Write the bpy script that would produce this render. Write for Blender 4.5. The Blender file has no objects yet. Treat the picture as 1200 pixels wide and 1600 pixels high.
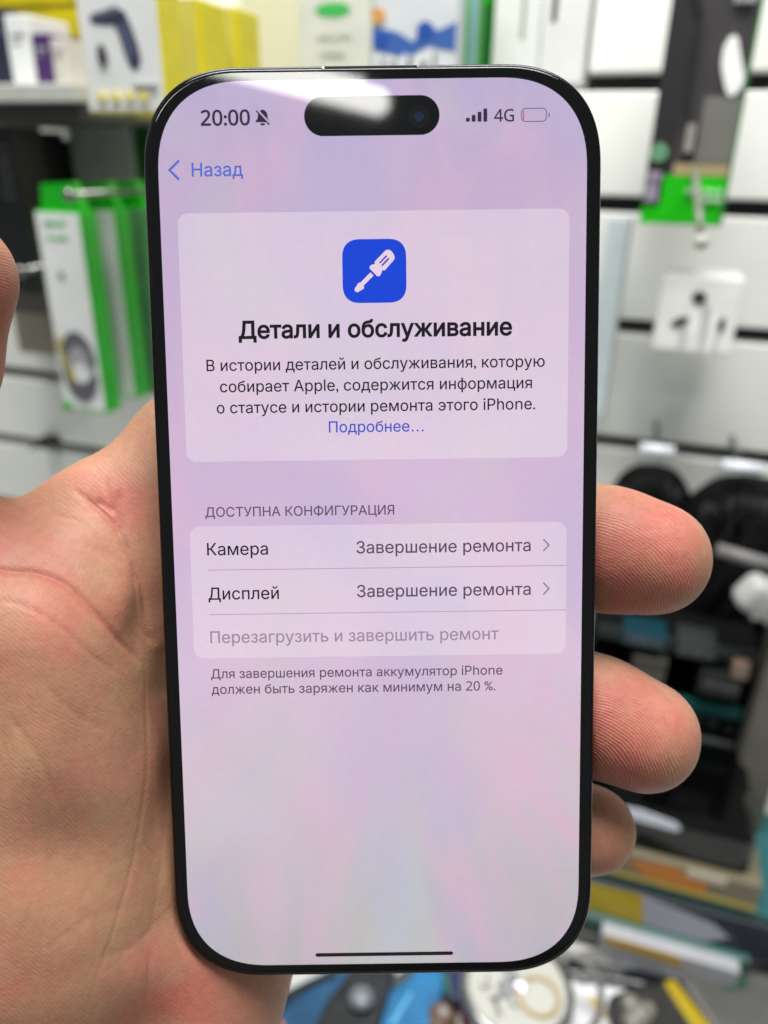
import bpy, math, random
import numpy as np
from mathutils import Matrix, Vector, geometry

SC = bpy.context.scene
COL = SC.collection
random.seed(4)
rng = np.random.default_rng(4)

# ------------------------------------------------------------------ camera frame
F = 1200.0                                   # focal length in photo pixels (1200 x 1600)
_dn = np.array([-50, 2600, 1200.0]); _dn /= np.linalg.norm(_dn)
_rt = np.array([4200, 672, -1200.0]); _rt -= _dn * (_rt @ _dn); _rt /= np.linalg.norm(_rt)
_up = -_dn
_fw = np.cross(_up, _rt)
CW = np.array([_rt, _fw, _up])               # camera (x right, y down, z forward) -> world (X along wall, Y into wall, Z up)

cam_d = bpy.data.cameras.new('camera')
cam = bpy.data.objects.new('camera', cam_d); COL.objects.link(cam)
cam_d.sensor_fit = 'VERTICAL'; cam_d.sensor_height = 36.0; cam_d.sensor_width = 27.0
cam_d.lens = F / 1600 * 36
cam_d.clip_start = 0.01; cam_d.clip_end = 50
_cx, _cy, _cz = CW @ [1, 0, 0], CW @ [0, -1, 0], CW @ [0, 0, -1]
cam.matrix_world = Matrix(((_cx[0], _cy[0], _cz[0], 0), (_cx[1], _cy[1], _cz[1], 0), (_cx[2], _cy[2], _cz[2], 0), (0, 0, 0, 1)))
cam_d.dof.use_dof = True
cam_d.dof.focus_distance = 0.1245
cam_d.dof.aperture_fstop = 12.0
SC.camera = cam

# ------------------------------------------------------------------ light
world = bpy.data.worlds.new('World'); SC.world = world; world.use_nodes = True
bg = world.node_tree.nodes['Background']
bg.inputs[0].default_value = (0.93, 0.97, 1.0, 1); bg.inputs[1].default_value = 0.22

def area(name, loc, target, sx, sy, power, color):
    d = bpy.data.lights.new(name, 'AREA'); d.shape = 'RECTANGLE'; d.size = sx; d.size_y = sy
    d.energy = power; d.color = color
    o = bpy.data.objects.new(name, d); COL.objects.link(o); o.location = loc
    o.rotation_euler = (Vector(target) - Vector(loc)).to_track_quat('-Z', 'Y').to_euler()
    return o
area('ceiling_light', (-0.14, 0.20, 1.35), (-0.06, 0.44, 0), 1.5, 0.5, 57, (1.0, 0.985, 0.95))

SC.view_settings.view_transform = 'Standard'
SC.view_settings.look = 'None'
SC.view_settings.exposure = 0.0
SC.view_settings.gamma = 1.0
SC.view_settings.use_curve_mapping = False

# ------------------------------------------------------------------ helpers
def lin(c):
    return tuple(((v / 255) / 12.92 if v / 255 <= 0.04045 else ((v / 255 + 0.055) / 1.055) ** 2.4) for v in c)

def ray(px, py):
    return CW @ np.array([(px - 600) / F, (py - 800) / F, 1.0])

def at(px, py, Y):                           # a point of the upright plane at distance Y
    r = ray(px, py); return r * (Y / r[1])

def on(px, py, Z):                           # a point of the level plane at height Z
    r = ray(px, py); return r * (Z / r[2])

def nodes(name):
    m = bpy.data.materials.new(name); m.use_nodes = True
    nt = m.node_tree; b = nt.nodes['Principled BSDF']
    return m, nt, b

def mat(name, col, rough=0.5, metal=0.0, var=0.06, scale=40.0, bump=0.0, coat=0.0, srgb=True, spec=0.5):
    m, nt, b = nodes(name)
    c = lin(col) if srgb else col
    n = nt.nodes.new('ShaderNodeTexNoise'); n.inputs['Scale'].default_value = scale; n.inputs['Detail'].default_value = 4
    tc = nt.nodes.new('ShaderNodeTexCoord'); nt.links.new(tc.outputs['Object'], n.inputs['Vector'])
    r = nt.nodes.new('ShaderNodeValToRGB')
    r.color_ramp.elements[0].position = 0.3; r.color_ramp.elements[1].position = 0.7
    r.color_ramp.elements[0].color = (*[v * (1 - var) for v in c], 1)
    r.color_ramp.elements[1].color = (*[min(1, v * (1 + var)) for v in c], 1)
    nt.links.new(n.outputs['Fac'], r.inputs[0]); nt.links.new(r.outputs[0], b.inputs['Base Color'])
    b.inputs['Roughness'].default_value = rough; b.inputs['Metallic'].default_value = metal
    b.inputs['Specular IOR Level'].default_value = spec
    b.inputs['Coat Weight'].default_value = coat; b.inputs['Coat Roughness'].default_value = 0.05
    if bump:
        bp = nt.nodes.new('ShaderNodeBump'); bp.inputs['Strength'].default_value = bump; bp.inputs['Distance'].default_value = 0.002
        nt.links.new(n.outputs['Fac'], bp.inputs['Height']); nt.links.new(bp.outputs[0], b.inputs['Normal'])
    return m

_MC = {}
def paint(col, rough=0.4, **k):
    key = (tuple(col), rough, tuple(sorted(k.items())))
    if key not in _MC: _MC[key] = mat('print_%d_%d_%d' % tuple(col), col, rough, **k)
    return _MC[key]

class MB:
    def __init__(s): s.v = []; s.f = []
    def add(s, vs, fs):
        o = len(s.v); s.v += [tuple(map(float, v)) for v in vs]; s.f += [tuple(i + o for i in f) for f in fs]
        return s
    def box(s, c, d, M=None):
        c = np.array(c, float); h = np.array(d, float) / 2
        vs = [np.array([x, y, z]) * h for x in (-1, 1) for y in (-1, 1) for z in (-1, 1)]
        if M is not None: vs = [M @ v for v in vs]
        vs = [c + v for v in vs]
        return s.add(vs, [(0, 1, 3, 2), (4, 6, 7, 5), (0, 4, 5, 1), (2, 3, 7, 6), (0, 2, 6, 4), (1, 5, 7, 3)])
    def prism(s, poly, fn, d0, d1):          # poly: 2-D outline, fn(u, v, depth) -> point
        n = len(poly)
        vs = [fn(u, v, d0) for u, v in poly] + [fn(u, v, d1) for u, v in poly]
        fs = [tuple(range(n)), tuple(range(2 * n - 1, n - 1, -1))] + [(i, i + n, (i + 1) % n + n, (i + 1) % n) for i in range(n)]
        return s.add(vs, fs)
    def tube(s, pts, r, seg=12):
        pts = [np.array(p, float) for p in pts]; n = len(pts); rs = r if hasattr(r, '__len__') else [r] * n
        rings = []; up = np.array([0.13, 0.31, 0.94])
        for i, p in enumerate(pts):
            t = pts[min(i + 1, n - 1)] - pts[max(i - 1, 0)]; t = t / (np.linalg.norm(t) + 1e-12)
            a = np.cross(t, up); a /= np.linalg.norm(a) + 1e-12; b = np.cross(t, a)
            rings.append([p + rs[i] * (math.cos(2 * math.pi * k / seg) * a + math.sin(2 * math.pi * k / seg) * b) for k in range(seg)])
        vs = [v for q in rings for v in q]
        fs = [(i * seg + k, i * seg + (k + 1) % seg, (i + 1) * seg + (k + 1) % seg, (i + 1) * seg + k) for i in range(n - 1) for k in range(seg)]
        fs += [tuple(range(seg - 1, -1, -1)), tuple(range((n - 1) * seg, n * seg))]
        return s.add(vs, fs)
    def lathe(s, prof, c, seg=40):
        c = np.array(c, float); vs = []
        for r, z in prof:
            vs += [c + np.array([r * math.cos(2 * math.pi * k / seg), r * math.sin(2 * math.pi * k / seg), z]) for k in range(seg)]
        n = len(prof)
        fs = [(i * seg + k, i * seg + (k + 1) % seg, (i + 1) * seg + (k + 1) % seg, (i + 1) * seg + k) for i in range(n - 1) for k in range(seg)]
        fs += [tuple(range(seg - 1, -1, -1)), tuple(range((n - 1) * seg, n * seg))]
        return s.add(vs, fs)
    def build(s, name, m, parent=None, bevel=0.0, smooth=False, seg=2):
        me = bpy.data.meshes.new(name); me.from_pydata(s.v, [], s.f); me.update()
        if m: me.materials.append(m)
        o = bpy.data.objects.new(name, me); COL.objects.link(o)
        if parent is not None:
            o.parent = parent
            top = parent
            while top.parent is not None: top = top.parent
            if top.get('shift'):
                sh = top['shift']
                me.transform(Matrix.Translation((-sh[0], -sh[1], -sh[2])))
        if smooth:
            me.polygons.foreach_set('use_smooth', [True] * len(me.polygons))
        if bevel:
            b = o.modifiers.new('bevel', 'BEVEL'); b.width = bevel; b.segments = seg; b.limit_method = 'ANGLE'
        return o

def tag(o, label=None, cat=None, group=None, kind=None):
    if label: o['label'] = label
    if cat: o['category'] = cat
    if group: o['group'] = group
    if kind: o['kind'] = kind
    return o

def thing(name, label, cat, loc, group=None):
    o = bpy.data.objects.new(name, None); COL.objects.link(o); o.empty_display_size = 0.02
    o.location = [float(v) for v in loc]; o['shift'] = [float(v) for v in loc]
    return tag(o, label, cat, group)

# ------------------------------------------------------------------ setting: wall of slats, counter
D = 0.80
white_slat = mat('white_laminate', (236, 238, 233), 0.35, var=0.03, scale=9)
groove_black = mat('groove_black', (14, 16, 15), 0.6)
cream_board = mat('cream_board', (205, 203, 172), 0.5, var=0.03, scale=8)

slat_wall = thing('slat_wall', 'white slatted display wall with black horizontal grooves behind the hand', 'wall', (0, D, -0.62))
MB().box((-0.3, D + 0.035, -0.05), (3.4, 0.02, 1.30)).build('groove_backing', groove_black, slat_wall)
gz = [z * D for z in (0.33, 0.205, 0.080, -0.045, -0.184, -0.334, -0.456, -0.58, -0.70)]
for a, b in zip(gz[:-1], gz[1:]):
    MB().box((-0.3, D + 0.0125, (a + b) / 2), (3.4, 0.025, (a - b) - 0.0145)).build('slat', white_slat, slat_wall, bevel=0.002)
p0, p1 = at(402, 60, D), at(480, 60, D)
MB().box(((p0[0] + p1[0]) / 2 + 0.02, D - 0.006, 0.1), (p1[0] - p0[0] + 0.06, 0.012, 0.5)).build('cream_panel', cream_board, slat_wall, bevel=0.001)

CZ = -0.64
counter_m = mat('counter_laminate', (186, 187, 185), 0.25, var=0.04, scale=12)
counter = thing('counter', 'pale laminate counter top below the wall, littered with packets', 'counter', (0, 0.4, CZ - 0.04))
MB().box((-0.2, 0.36, CZ - 0.02), (2.6, 0.92, 0.04)).build('worktop', counter_m, counter, bevel=0.003)
MB().box((-0.2, 0.40, CZ - 0.41), (2.5, 0.78, 0.739)).build('cabinet', mat('cabinet_grey', (120, 120, 118), 0.5), counter)
fl = MB().box((0, 0, CZ - 0.80), (8, 8, 0.02)).build('floor', mat('floor_grey', (150, 148, 142), 0.5)); tag(fl, kind='structure')

# ceiling tube whose reflection lies across the top of the phone screen
lamp_m, nt, b = nodes('lamp_diffuser'); b.inputs['Emission Color'].default_value = (1, 0.99, 0.95, 1); b.inputs['Emission Strength'].default_value = 22
tube = thing('ceiling_lamp', 'long white tube lamp on the ceiling mirrored in the top of the screen', 'lamp', (-0.3, -1.17, 1.25))
MB().tube([(x, -1.155, 1.2) for x in np.linspace(-0.48, 0.345, 12)], 0.0275, 20).build('diffuser', lamp_m, tube, smooth=True)
MB().lathe([(0.0001 + 0.0277 * math.cos(a), 0.0277 * math.sin(a)) for a in np.linspace(-1.5, 1.5, 14)], (0.345, -1.155, 1.2), 24).build('end_cap', lamp_m, tube, smooth=True)
MB().box((-0.06, -1.155, 1.238), (0.74, 0.06, 0.02)).build('housing', mat('lamp_housing', (230, 230, 230), 0.4), tube)

# ------------------------------------------------------------------ phone
def rod(r):
    t = np.linalg.norm(r) + 1e-12; k = r / t
    K = np.array([[0, -k[2], k[1]], [k[2], 0, -k[0]], [-k[1], k[0], 0]])
    return np.eye(3) + np.sin(t) * K + (1 - np.cos(t)) * K @ K
PR = rod(np.array([0.0978, -0.0012, -0.0135])); PT = np.array([-0.9593, 5.5969, 125.0952])   # pose in the camera frame, mm
MM = 0.001
_px, _py, _pz = CW @ PR[:, 0], CW @ -PR[:, 1], CW @ -PR[:, 2]
_po = CW @ (PT * MM)
phone = bpy.data.objects.new('phone', None); COL.objects.link(phone); phone.empty_display_size = 0.02
phone.matrix_world = Matrix(((_px[0], _py[0], _pz[0], _po[0]), (_px[1], _py[1], _pz[1], _po[1]), (_px[2], _py[2], _pz[2], _po[2]), (0, 0, 0, 1)))
tag(phone, 'black smartphone held upright, lit lilac settings screen in Russian', 'phone')

def loc(px, py):                              # photo pixel -> phone face, metres (x right, y up)
    r = np.array([(px - 600) / F, (py - 800) / F, 1.0])
    t = (PR[:, 2] @ PT) / (PR[:, 2] @ r)
    q = PR.T @ (r * t - PT)
    return np.array([q[0], -q[1]]) * MM

def outline(w, h, a, n=2.45, seg=22):         # rounded rectangle with continuous corners
    w, h = w / 2, h / 2; pts = []
    for qx, qy, rev in ((1, 1, 0), (-1, 1, 1), (-1, -1, 0), (1, -1, 1)):
        ts = np.linspace(0, math.pi / 2, seg)
        if rev: ts = ts[::-1]
        for t in ts:
            c, s = max(math.cos(t), 0) ** (2 / n), max(math.sin(t), 0) ** (2 / n)
            pts.append((qx * (w - a + a * c), qy * (h - a + a * s)))
    return pts

PW, PH = 71.5, 149.6
def loft(prof, name, m, cap0=False, cap1=False):
    b = MB(); rings = [[(x * MM, y * MM, z * MM) for x, y in outline(PW - 2 * i, PH - 2 * i, 16 - i)] for i, z in prof]
    n = len(rings[0]); vs = [v for r in rings for v in r]
    fs = [(i * n + k, i * n + (k + 1) % n, (i + 1) * n + (k + 1) % n, (i + 1) * n + k) for i in range(len(rings) - 1) for k in range(n)]
    if cap0: fs.append(tuple(range(n - 1, -1, -1)))
    if cap1: fs.append(tuple((len(rings) - 1) * n + k for k in range(n)))
    b.add(vs, fs)
    return b.build(name, m, phone, smooth=True)

frame_m = mat('dark_titanium', (58, 59, 61), 0.20, metal=1.0, var=0.05, scale=300)
bezel_m = mat('black_glass', (5, 5, 6), 0.03, var=0.0)
back_m = mat('back_glass', (30, 31, 33), 0.35)
gap_m = mat('gasket_black', (3, 3, 3), 0.7)
frame = loft([(0.62, -0.12), (0.50, -0.13), (0.34, -0.22), (0.16, -0.50), (0.05, -0.95), (0.0, -1.7), (0.0, -6.5), (0.05, -7.1), (0.22, -7.7), (0.55, -8.05), (0.8, -8.1)], 'frame', frame_m)
loft([(1.1, -0.6), (0.74, -0.30), (0.58, -0.17)], 'gasket', gap_m)
glass = loft([(0.66, -0.45), (0.68, -0.14), (0.76, -0.06), (0.92, -0.012), (1.15, 0.0)], 'screen_glass', bezel_m, cap1=True)
for p in glass.data.polygons:
    if len(p.vertices) > 4: p.use_smooth = False
loft([(0.75, -8.0), (0.85, -8.15), (1.3, -8.25)], 'back_glass', back_m, cap1=True)

def rbox(cx, cy, cz, w, h, d, name, m, bev=0.3):
    return MB().box((cx * MM, cy * MM, cz * MM), (w * MM, h * MM, d * MM)).build(name, m, phone, bevel=bev * MM)
# side keys and the camera block on the back
for nm, x, y, l in (('side_key', 35.72, 14, 17.0), ('action_key', -35.72, 39, 7.0), ('volume_key', -35.72, 25, 10.5), ('volume_key', -35.72, 11.5, 10.5), ('camera_control', 35.65, -22, 18)):
    rbox(x, y, -4.1, 0.55, l, 2.6, nm, frame_m)
plate = MB().add(*(lambda o: ([(x * MM - 0.0155, y * MM + 0.054, -0.0082) for x, y in o] + [(x * MM - 0.0155, y * MM + 0.054, -0.0100) for x, y in o],
        [tuple(range(len(o), 2 * len(o)))[::-1]] + [(i, (i + 1) % len(o), (i + 1) % len(o) + len(o), i + len(o)) for i in range(len(o))]))(outline(37, 38, 10))).build('camera_block', back_m, phone)
for x, y in ((-24, 63), (-24, 45), (-7, 54)):
    MB().lathe([(0.0001, -0.0122), (0.0075, -0.0122), (0.0080, -0.0118), (0.0080, -0.0099)], (x * MM * 1.0, y * MM, 0), 32).build('lens_ring', frame_m, plate)

# antenna seams in the frame
seam_m = mat('antenna_seam', (62, 62, 62), 0.5)
for x, y in ((-35.76, 36.2), (35.76, 36.2), (-35.76, -50), (35.76, -50)):
    rbox(x - math.copysign(0.12, x), y, -4.0, 0.26, 0.7, 5.6, 'antenna_seam', seam_m, 0.05)

# --- display
def screen_mat(name, col=None, wall=0.0, white=0.0, rough=0.015, strength=1.0):
    """lit screen pixel colour under glossy glass: either the wallpaper (mixed with a veil) or a flat colour"""
    m, nt, b = nodes(name)
    b.inputs['Base Color'].default_value = (0.004, 0.004, 0.004, 1)
    b.inputs['Roughness'].default_value = rough; b.inputs['IOR'].default_value = 1.5
    b.inputs['Emission Strength'].default_value = strength
    if col is not None and not wall:
        b.inputs['Emission Color'].default_value = (*lin(col), 1); return m
    N, L = nt.nodes.new, nt.links.new
    tc = N('ShaderNodeTexCoord'); sp = N('ShaderNodeSeparateXYZ'); L(tc.outputs['Object'], sp.inputs[0])
    mr = N('ShaderNodeMapRange'); mr.inputs['From Min'].default_value = -0.0724; mr.inputs['From Max'].default_value = 0.0724
    L(sp.outputs['Y'], mr.inputs['Value'])
    base = N('ShaderNodeValToRGB'); cr = base.color_ramp
    stops = [(0.0, (184, 180, 184)), (0.10, (192, 185, 192)), (0.22, (210, 190, 206)), (0.36, (217, 192, 216)), (0.55, (207, 182, 214)), (0.75, (200, 176, 208)), (0.9, (196, 174, 206)), (1.0, (186, 172, 208))]
    while len(cr.elements) < len(stops): cr.elements.new(0.5)
    for e, (p, c) in zip(cr.elements, stops): e.position = p; e.color = (*lin(c), 1)
    L(mr.outputs[0], base.inputs[0])
    # broad soft patches
    def patches(scale, rot, sx, lo, hi, seed, dist=0.6):
        mp = N('ShaderNodeMapping'); mp.inputs['Rotation'].default_value = (0, 0, math.radians(rot)); mp.inputs['Scale'].default_value = (sx, 1, 1); mp.inputs['Location'].default_value = (seed, seed * 0.7, 0)
        L(tc.outputs['Object'], mp.inputs[0])
        no = N('ShaderNodeTexNoise'); no.inputs['Scale'].default_value = scale; no.inputs['Detail'].default_value = 2.0; no.inputs['Distortion'].default_value = dist
        L(mp.outputs[0], no.inputs['Vector'])
        r = N('ShaderNodeMapRange'); r.inputs['From Min'].default_value = lo; r.inputs['From Max'].default_value = hi; r.interpolation_type = 'SMOOTHSTEP'
        L(no.outputs['Fac'], r.inputs['Value']); return r.outputs[0]
    def mix(a, bcol, fac, k):
        mx = N('ShaderNodeMix'); mx.data_type = 'RGBA'
        mm = N('ShaderNodeMath'); mm.operation = 'MULTIPLY'; mm.inputs[1].default_value = k; L(fac, mm.inputs[0]); L(mm.outputs[0], mx.inputs['Factor'])
        L(a, mx.inputs['A'])
        if isinstance(bcol, tuple): mx.inputs['B'].default_value = (*lin(bcol), 1)
        else: L(bcol, mx.inputs['B'])
        return mx.outputs['Result']
    c = base.outputs[0]
    c = mix(c, (222, 182, 208), patches(38, -42, 2.1, 0.46, 0.68, 3.1), 0.42)       # pink slanting streaks
    c = mix(c, (184, 178, 214), patches(30, 35, 1.4, 0.48, 0.70, 7.7), 0.40)        # cool lavender patches
    # streaks fanning out below the list
    sb = N('ShaderNodeVectorMath'); sb.operation = 'SUBTRACT'; sb.inputs[1].default_value = (0.003, -0.012, 0); L(tc.outputs['Object'], sb.inputs[0])
    s2 = N('ShaderNodeSeparateXYZ'); L(sb.outputs[0], s2.inputs[0])
    def m2(op, a, b_=0.0):
        q = N('ShaderNodeMath'); q.operation = op
        for i, v in enumerate((a, b_)):
            if isinstance(v, (int, float)): q.inputs[i].default_value = v
            else: L(v, q.inputs[i])
        return q.outputs[0]
    ang = m2('ARCTAN2', s2.outputs['X'], m2('MULTIPLY', s2.outputs['Y'], -1.0))
    ln = N('ShaderNodeVectorMath'); ln.operation = 'LENGTH'; L(sb.outputs[0], ln.inputs[0])
    def fan(k, seed, lo, hi):
        cb = N('ShaderNodeCombineXYZ'); L(m2('MULTIPLY', ang, k), cb.inputs['X']); L(m2('MULTIPLY', ln.outputs['Value'], 14.0), cb.inputs['Y']); cb.inputs['Z'].default_value = seed
        no = N('ShaderNodeTexNoise'); no.inputs['Scale'].default_value = 1.0; no.inputs['Detail'].default_value = 2.5; L(cb.outputs[0], no.inputs['Vector'])
        r = N('ShaderNodeMapRange'); r.interpolation_type = 'SMOOTHSTEP'; r.inputs['From Min'].default_value = lo; r.inputs['From Max'].default_value = hi; L(no.outputs['Fac'], r.inputs['Value'])
        rm = N('ShaderNodeMapRange'); rm.interpolation_type = 'SMOOTHSTEP'; rm.inputs['From Min'].default_value = 0.018; rm.inputs['From Max'].default_value = 0.045; L(ln.outputs['Value'], rm.inputs['Value'])
        ym = N('ShaderNodeMapRange'); ym.interpolation_type = 'SMOOTHSTEP'; ym.inputs['From Min'].default_value = -0.018; ym.inputs['From Max'].default_value = -0.034; L(sp.outputs['Y'], ym.inputs['Value'])
        return m2('MULTIPLY', m2('MULTIPLY', r.outputs[0], rm.outputs[0]), ym.outputs[0])
    c = mix(c, (226, 178, 206), fan(3.6, 5.0, 0.50, 0.68), 0.55)
    c = mix(c, (194, 198, 194), fan(3.2, 9.4, 0.48, 0.64), 0.60)
    c = mix(c, (190, 190, 212), fan(3.0, 17.1, 0.54, 0.68), 0.45)
    c = mix(c, (198, 196, 194), patches(34, -38, 1.7, 0.54, 0.74, 12.3), 0.35)      # grey-green patches
    c = mix(c, (224, 200, 222), patches(20, 10, 0.8, 0.50, 0.75, 21.0), 0.35)
    if white:
        one = N('ShaderNodeValue'); one.outputs[0].default_value = 1.0
        c = mix(c, (250, 240, 246), one.outputs[0], white)
    if col is not None:
        one = N('ShaderNodeValue'); one.outputs[0].default_value = 1.0
        c = mix(c, tuple(col), one.outputs[0], 1 - wall)
    # faint panel grain
    g = N('ShaderNodeTexNoise'); g.inputs['Scale'].default_value = 900; L(tc.outputs['Object'], g.inputs['Vector'])
    gr = N('ShaderNodeMapRange'); gr.inputs['To Min'].default_value = 0.965; gr.inputs['To Max'].default_value = 1.035; L(g.outputs['Fac'], gr.inputs['Value'])
    vm = N('ShaderNodeVectorMath'); vm.operation = 'SCALE'; L(c, vm.inputs[0]); L(gr.outputs[0], vm.inputs['Scale'])
    L(vm.outputs[0], b.inputs['Emission Color'])
    return m

def flat(polys, z, name, m, parent):
    b = MB()
    for p in polys: b.add([(x, y, z) for x, y in p], [tuple(range(len(p)))])
    return b.build(name, m, parent)

Z0, Z1, Z2, Z3 = 0.00002, 0.00005, 0.00008, 0.00011
display = flat([[(x * MM, y * MM) for x, y in outline(66.6, 144.9, 14, 2.42)]], Z0, 'display', screen_mat('wallpaper', wall=1.0), phone)

def rrect(x0, y0, x1, y1, r, seg=10, n=2.0):
    o = outline((x1 - x0), (y1 - y0), r, n, seg); cx, cy = (x0 + x1) / 2, (y0 + y1) / 2
    return [(x + cx, y + cy) for x, y in o]
def bounds(px0, py0, px1, py1, px2, py2, px3, py3):     # TL TR BR BL corners -> mean local bounds
    a, b, c, d = loc(px0, py0), loc(px1, py1), loc(px2, py2), loc(px3, py3)
    return (a[0] + d[0]) / 2, (c[1] + d[1]) / 2, (b[0] + c[0]) / 2, (a[1] + b[1]) / 2

card_m = screen_mat('card_veil', wall=1.0, white=0.30)
card2_m = screen_mat('list_veil', wall=1.0, white=0.28)
PT_ = 66.6 / 402 * MM
B1 = bounds(277, 332, 890, 327.5, 886, 714, 292, 722)
B2 = bounds(297, 822, 885, 816, 884, 1020, 303, 1030)
flat([rrect(*B1, 10 * PT_)], Z1, 'heading_card', card_m, display)
flat([rrect(*B2, 10 * PT_)], Z1, 'list_card', card2_m, display)

# --- type: outlines of the built-in font, filled by winding number
def glyph_mesh(text, offset=0.0):
    c = bpy.data.curves.new('type', 'FONT'); c.body = text; c.fill_mode = 'NONE'; c.resolution_u = 5
    o = bpy.data.objects.new('type', c); COL.objects.link(o)
    dg = bpy.context.evaluated_depsgraph_get(); dg.update()
    me = o.evaluated_get(dg).to_mesh()
    V = [tuple(v.co[:2]) for v in me.vertices]; nb = {}
    for e in me.edges:
        a, b = e.vertices; nb.setdefault(a, []).append(b); nb.setdefault(b, []).append(a)
    o.evaluated_get(dg).to_mesh_clear(); bpy.data.objects.remove(o); bpy.data.curves.remove(c)
    seen = set(); loops = []
    for s in sorted(nb):
        if s in seen: continue
        lp = [s]; seen.add(s); cur = s
        nxt = s + 1 if s + 1 in nb[s] else nb[s][0]
        while nxt not in seen:
            lp.append(nxt); seen.add(nxt)
            cand = [q for q in nb[nxt] if q not in seen]
            if not cand: break
            nxt = cand[0]
        if len(lp) > 2: loops.append([V[i] for i in lp])
    # cluster overlapping loops (one glyph each) and fill
    bb = [(min(p[0] for p in l), max(p[0] for p in l)) for l in loops]
    order = sorted(range(len(loops)), key=lambda i: bb[i][0]); groups = []
    for i in order:
        if groups and bb[i][0] <= groups[-1][1] + 1e-4: groups[-1][0].append(i); groups[-1][1] = max(groups[-1][1], bb[i][1])
        else: groups.append([[i], bb[i][1]])
    VV, FF = [], []
    for g, _ in groups:
        ls = [loops[i] for i in g]
        if offset:
            area2 = lambda l: sum(p[0] * q[1] - q[0] * p[1] for p, q in zip(l, l[1:] + l[:1]))
            sg = 1 if area2(max(ls, key=lambda l: abs(area2(l)))) > 0 else -1
            new = []
            for l in ls:
                L_ = [l[0]]
                for p in l[1:]:
                    if math.hypot(p[0] - L_[-1][0], p[1] - L_[-1][1]) > 1e-4: L_.append(p)
                if math.hypot(L_[0][0] - L_[-1][0], L_[0][1] - L_[-1][1]) < 1e-4: L_.pop()
                A_ = np.array(L_); e1 = A_ - np.roll(A_, 1, 0); e2 = np.roll(A_, -1, 0) - A_
                n1 = np.stack([e1[:, 1], -e1[:, 0]], 1) / np.linalg.norm(e1, axis=1)[:, None]
                n2 = np.stack([e2[:, 1], -e2[:, 0]], 1) / np.linalg.norm(e2, axis=1)[:, None]
                m_ = n1 + n2; m_ /= np.maximum(np.linalg.norm(m_, axis=1), 1e-6)[:, None]
                k_ = 1 / np.maximum((m_ * n1).sum(1), 0.6)
                new.append([tuple(q) for q in A_ + sg * offset * m_ * k_[:, None]])
            ls = new
        pts, edges = [], []
        for l in ls:
            k = len(pts); pts += [Vector(p) for p in l]; edges += [(k + i, k + (i + 1) % len(l)) for i in range(len(l))]
        r = geometry.delaunay_2d_cdt(pts, edges, [], 0, 1e-6)
        rv, rf = r[0], r[2]; o0 = len(VV); keep = []
        for f in rf:
            cx = sum(rv[i][0] for i in f) / len(f); cy = sum(rv[i][1] for i in f) / len(f); w = 0
            for l in ls:
                for (x0, y0), (x1, y1) in zip(l, l[1:] + l[:1]):
                    if (y0 <= cy) != (y1 <= cy):
                        xc = x0 + (cy - y0) / (y1 - y0) * (x1 - x0)
                        if xc > cx: w += 1 if y1 > y0 else -1
            if w != 0: keep.append(f)
        VV += [(p[0], p[1]) for p in rv]
        for f in keep:
            a, b, c_ = [rv[i] for i in f[:3]]
            cr = (b[0] - a[0]) * (c_[1] - a[1]) - (b[1] - a[1]) * (c_[0] - a[0])
            FF.append(tuple(i + o0 for i in (f if cr > 0 else f[::-1])))
    return VV, FF

ink = {'black': screen_mat('ink_black', (18, 10, 26)), 'dark': screen_mat('ink_dark', (58, 44, 62)),
       'grey': screen_mat('ink_grey', (92, 72, 98)), 'grey2': screen_mat('ink_grey_row', (88, 66, 94)), 'pale': screen_mat('ink_pale', (160, 136, 162)),
       'blue': screen_mat('ink_blue', (84, 108, 206)), 'link': screen_mat('ink_link', (52, 78, 200)),
       'status': screen_mat('ink_status', (52, 38, 60)), 'line': screen_mat('ink_line', (186, 158, 188)), 'chev': screen_mat('ink_chevron', (150, 126, 154))}
LOOK = str.maketrans({'A': '\u0410', 'p': '\u0440', 'P': '\u0420', 'h': '\u04bb', 'o': '\u043e', 'e': '\u0435', 'l': '\u04cf', 'i': '\u0456', 'n': '\U0001D5C7', 'G': '\U0001D5A6', '2': '\U0001D7E4', '0': '\U0001D7E2', '4': '\U0001D7E6'})
def write(text, x0, x1, yb0, yb1, col, name, off=0.0, parent=None):
    V, Fc = glyph_mesh(text.translate(LOOK), off + 0.007)
    used = sorted({i for f in Fc for i in f}); xs = [V[i][0] for i in used]
    a, b = loc(x0, yb0), loc(x1, yb1); s = (b[0] - a[0]) / (max(xs) - min(xs)); y = (a[1] + b[1]) / 2; mx = min(xs)
    return MB().add([((vx - mx) * s + a[0], vy * s + y, Z2) for vx, vy in V], Fc).build(name, ink[col], parent or display)

write('20:00', 314, 391, 196, 196, 'status', 'clock_text', 0.012)
write('Назад', 300, 380, 276, 275, 'blue', 'back_text', 0.004)
write('Детали и обслуживание', 373, 800, 528.5, 524, 'black', 'title_text', 0.021)
write('В истории деталей и обслуживания, которую', 323, 851, 578.5, 574.5, 'black', 'body_text')
write('собирает Apple, содержится информация', 344, 831, 612, 607.5, 'black', 'body_text')
write('о статусе и истории ремонта этого iPhone.', 339, 836, 645, 640.5, 'black', 'body_text')
write('Подробнее…', 514, 662, 675.5, 674, 'link', 'link_text')
write('ДОСТУПНА КОНФИГУРАЦИЯ', 321, 616, 807.5, 804, 'grey', 'section_text')
write('Камера', 324, 419, 867.5, 866.5, 'black', 'row_text')
write('Дисплей', 326, 436, 937, 935.5, 'black', 'row_text')
write('Завершение ремонта', 557, 829, 864.5, 861, 'grey2', 'value_text')
write('Завершение ремонта', 558, 829, 932.5, 929.5, 'grey2', 'value_text')
write('Перезагрузить и завершить ремонт', 329, 779, 1004.5, 999, 'pale', 'disabled_text')
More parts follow.
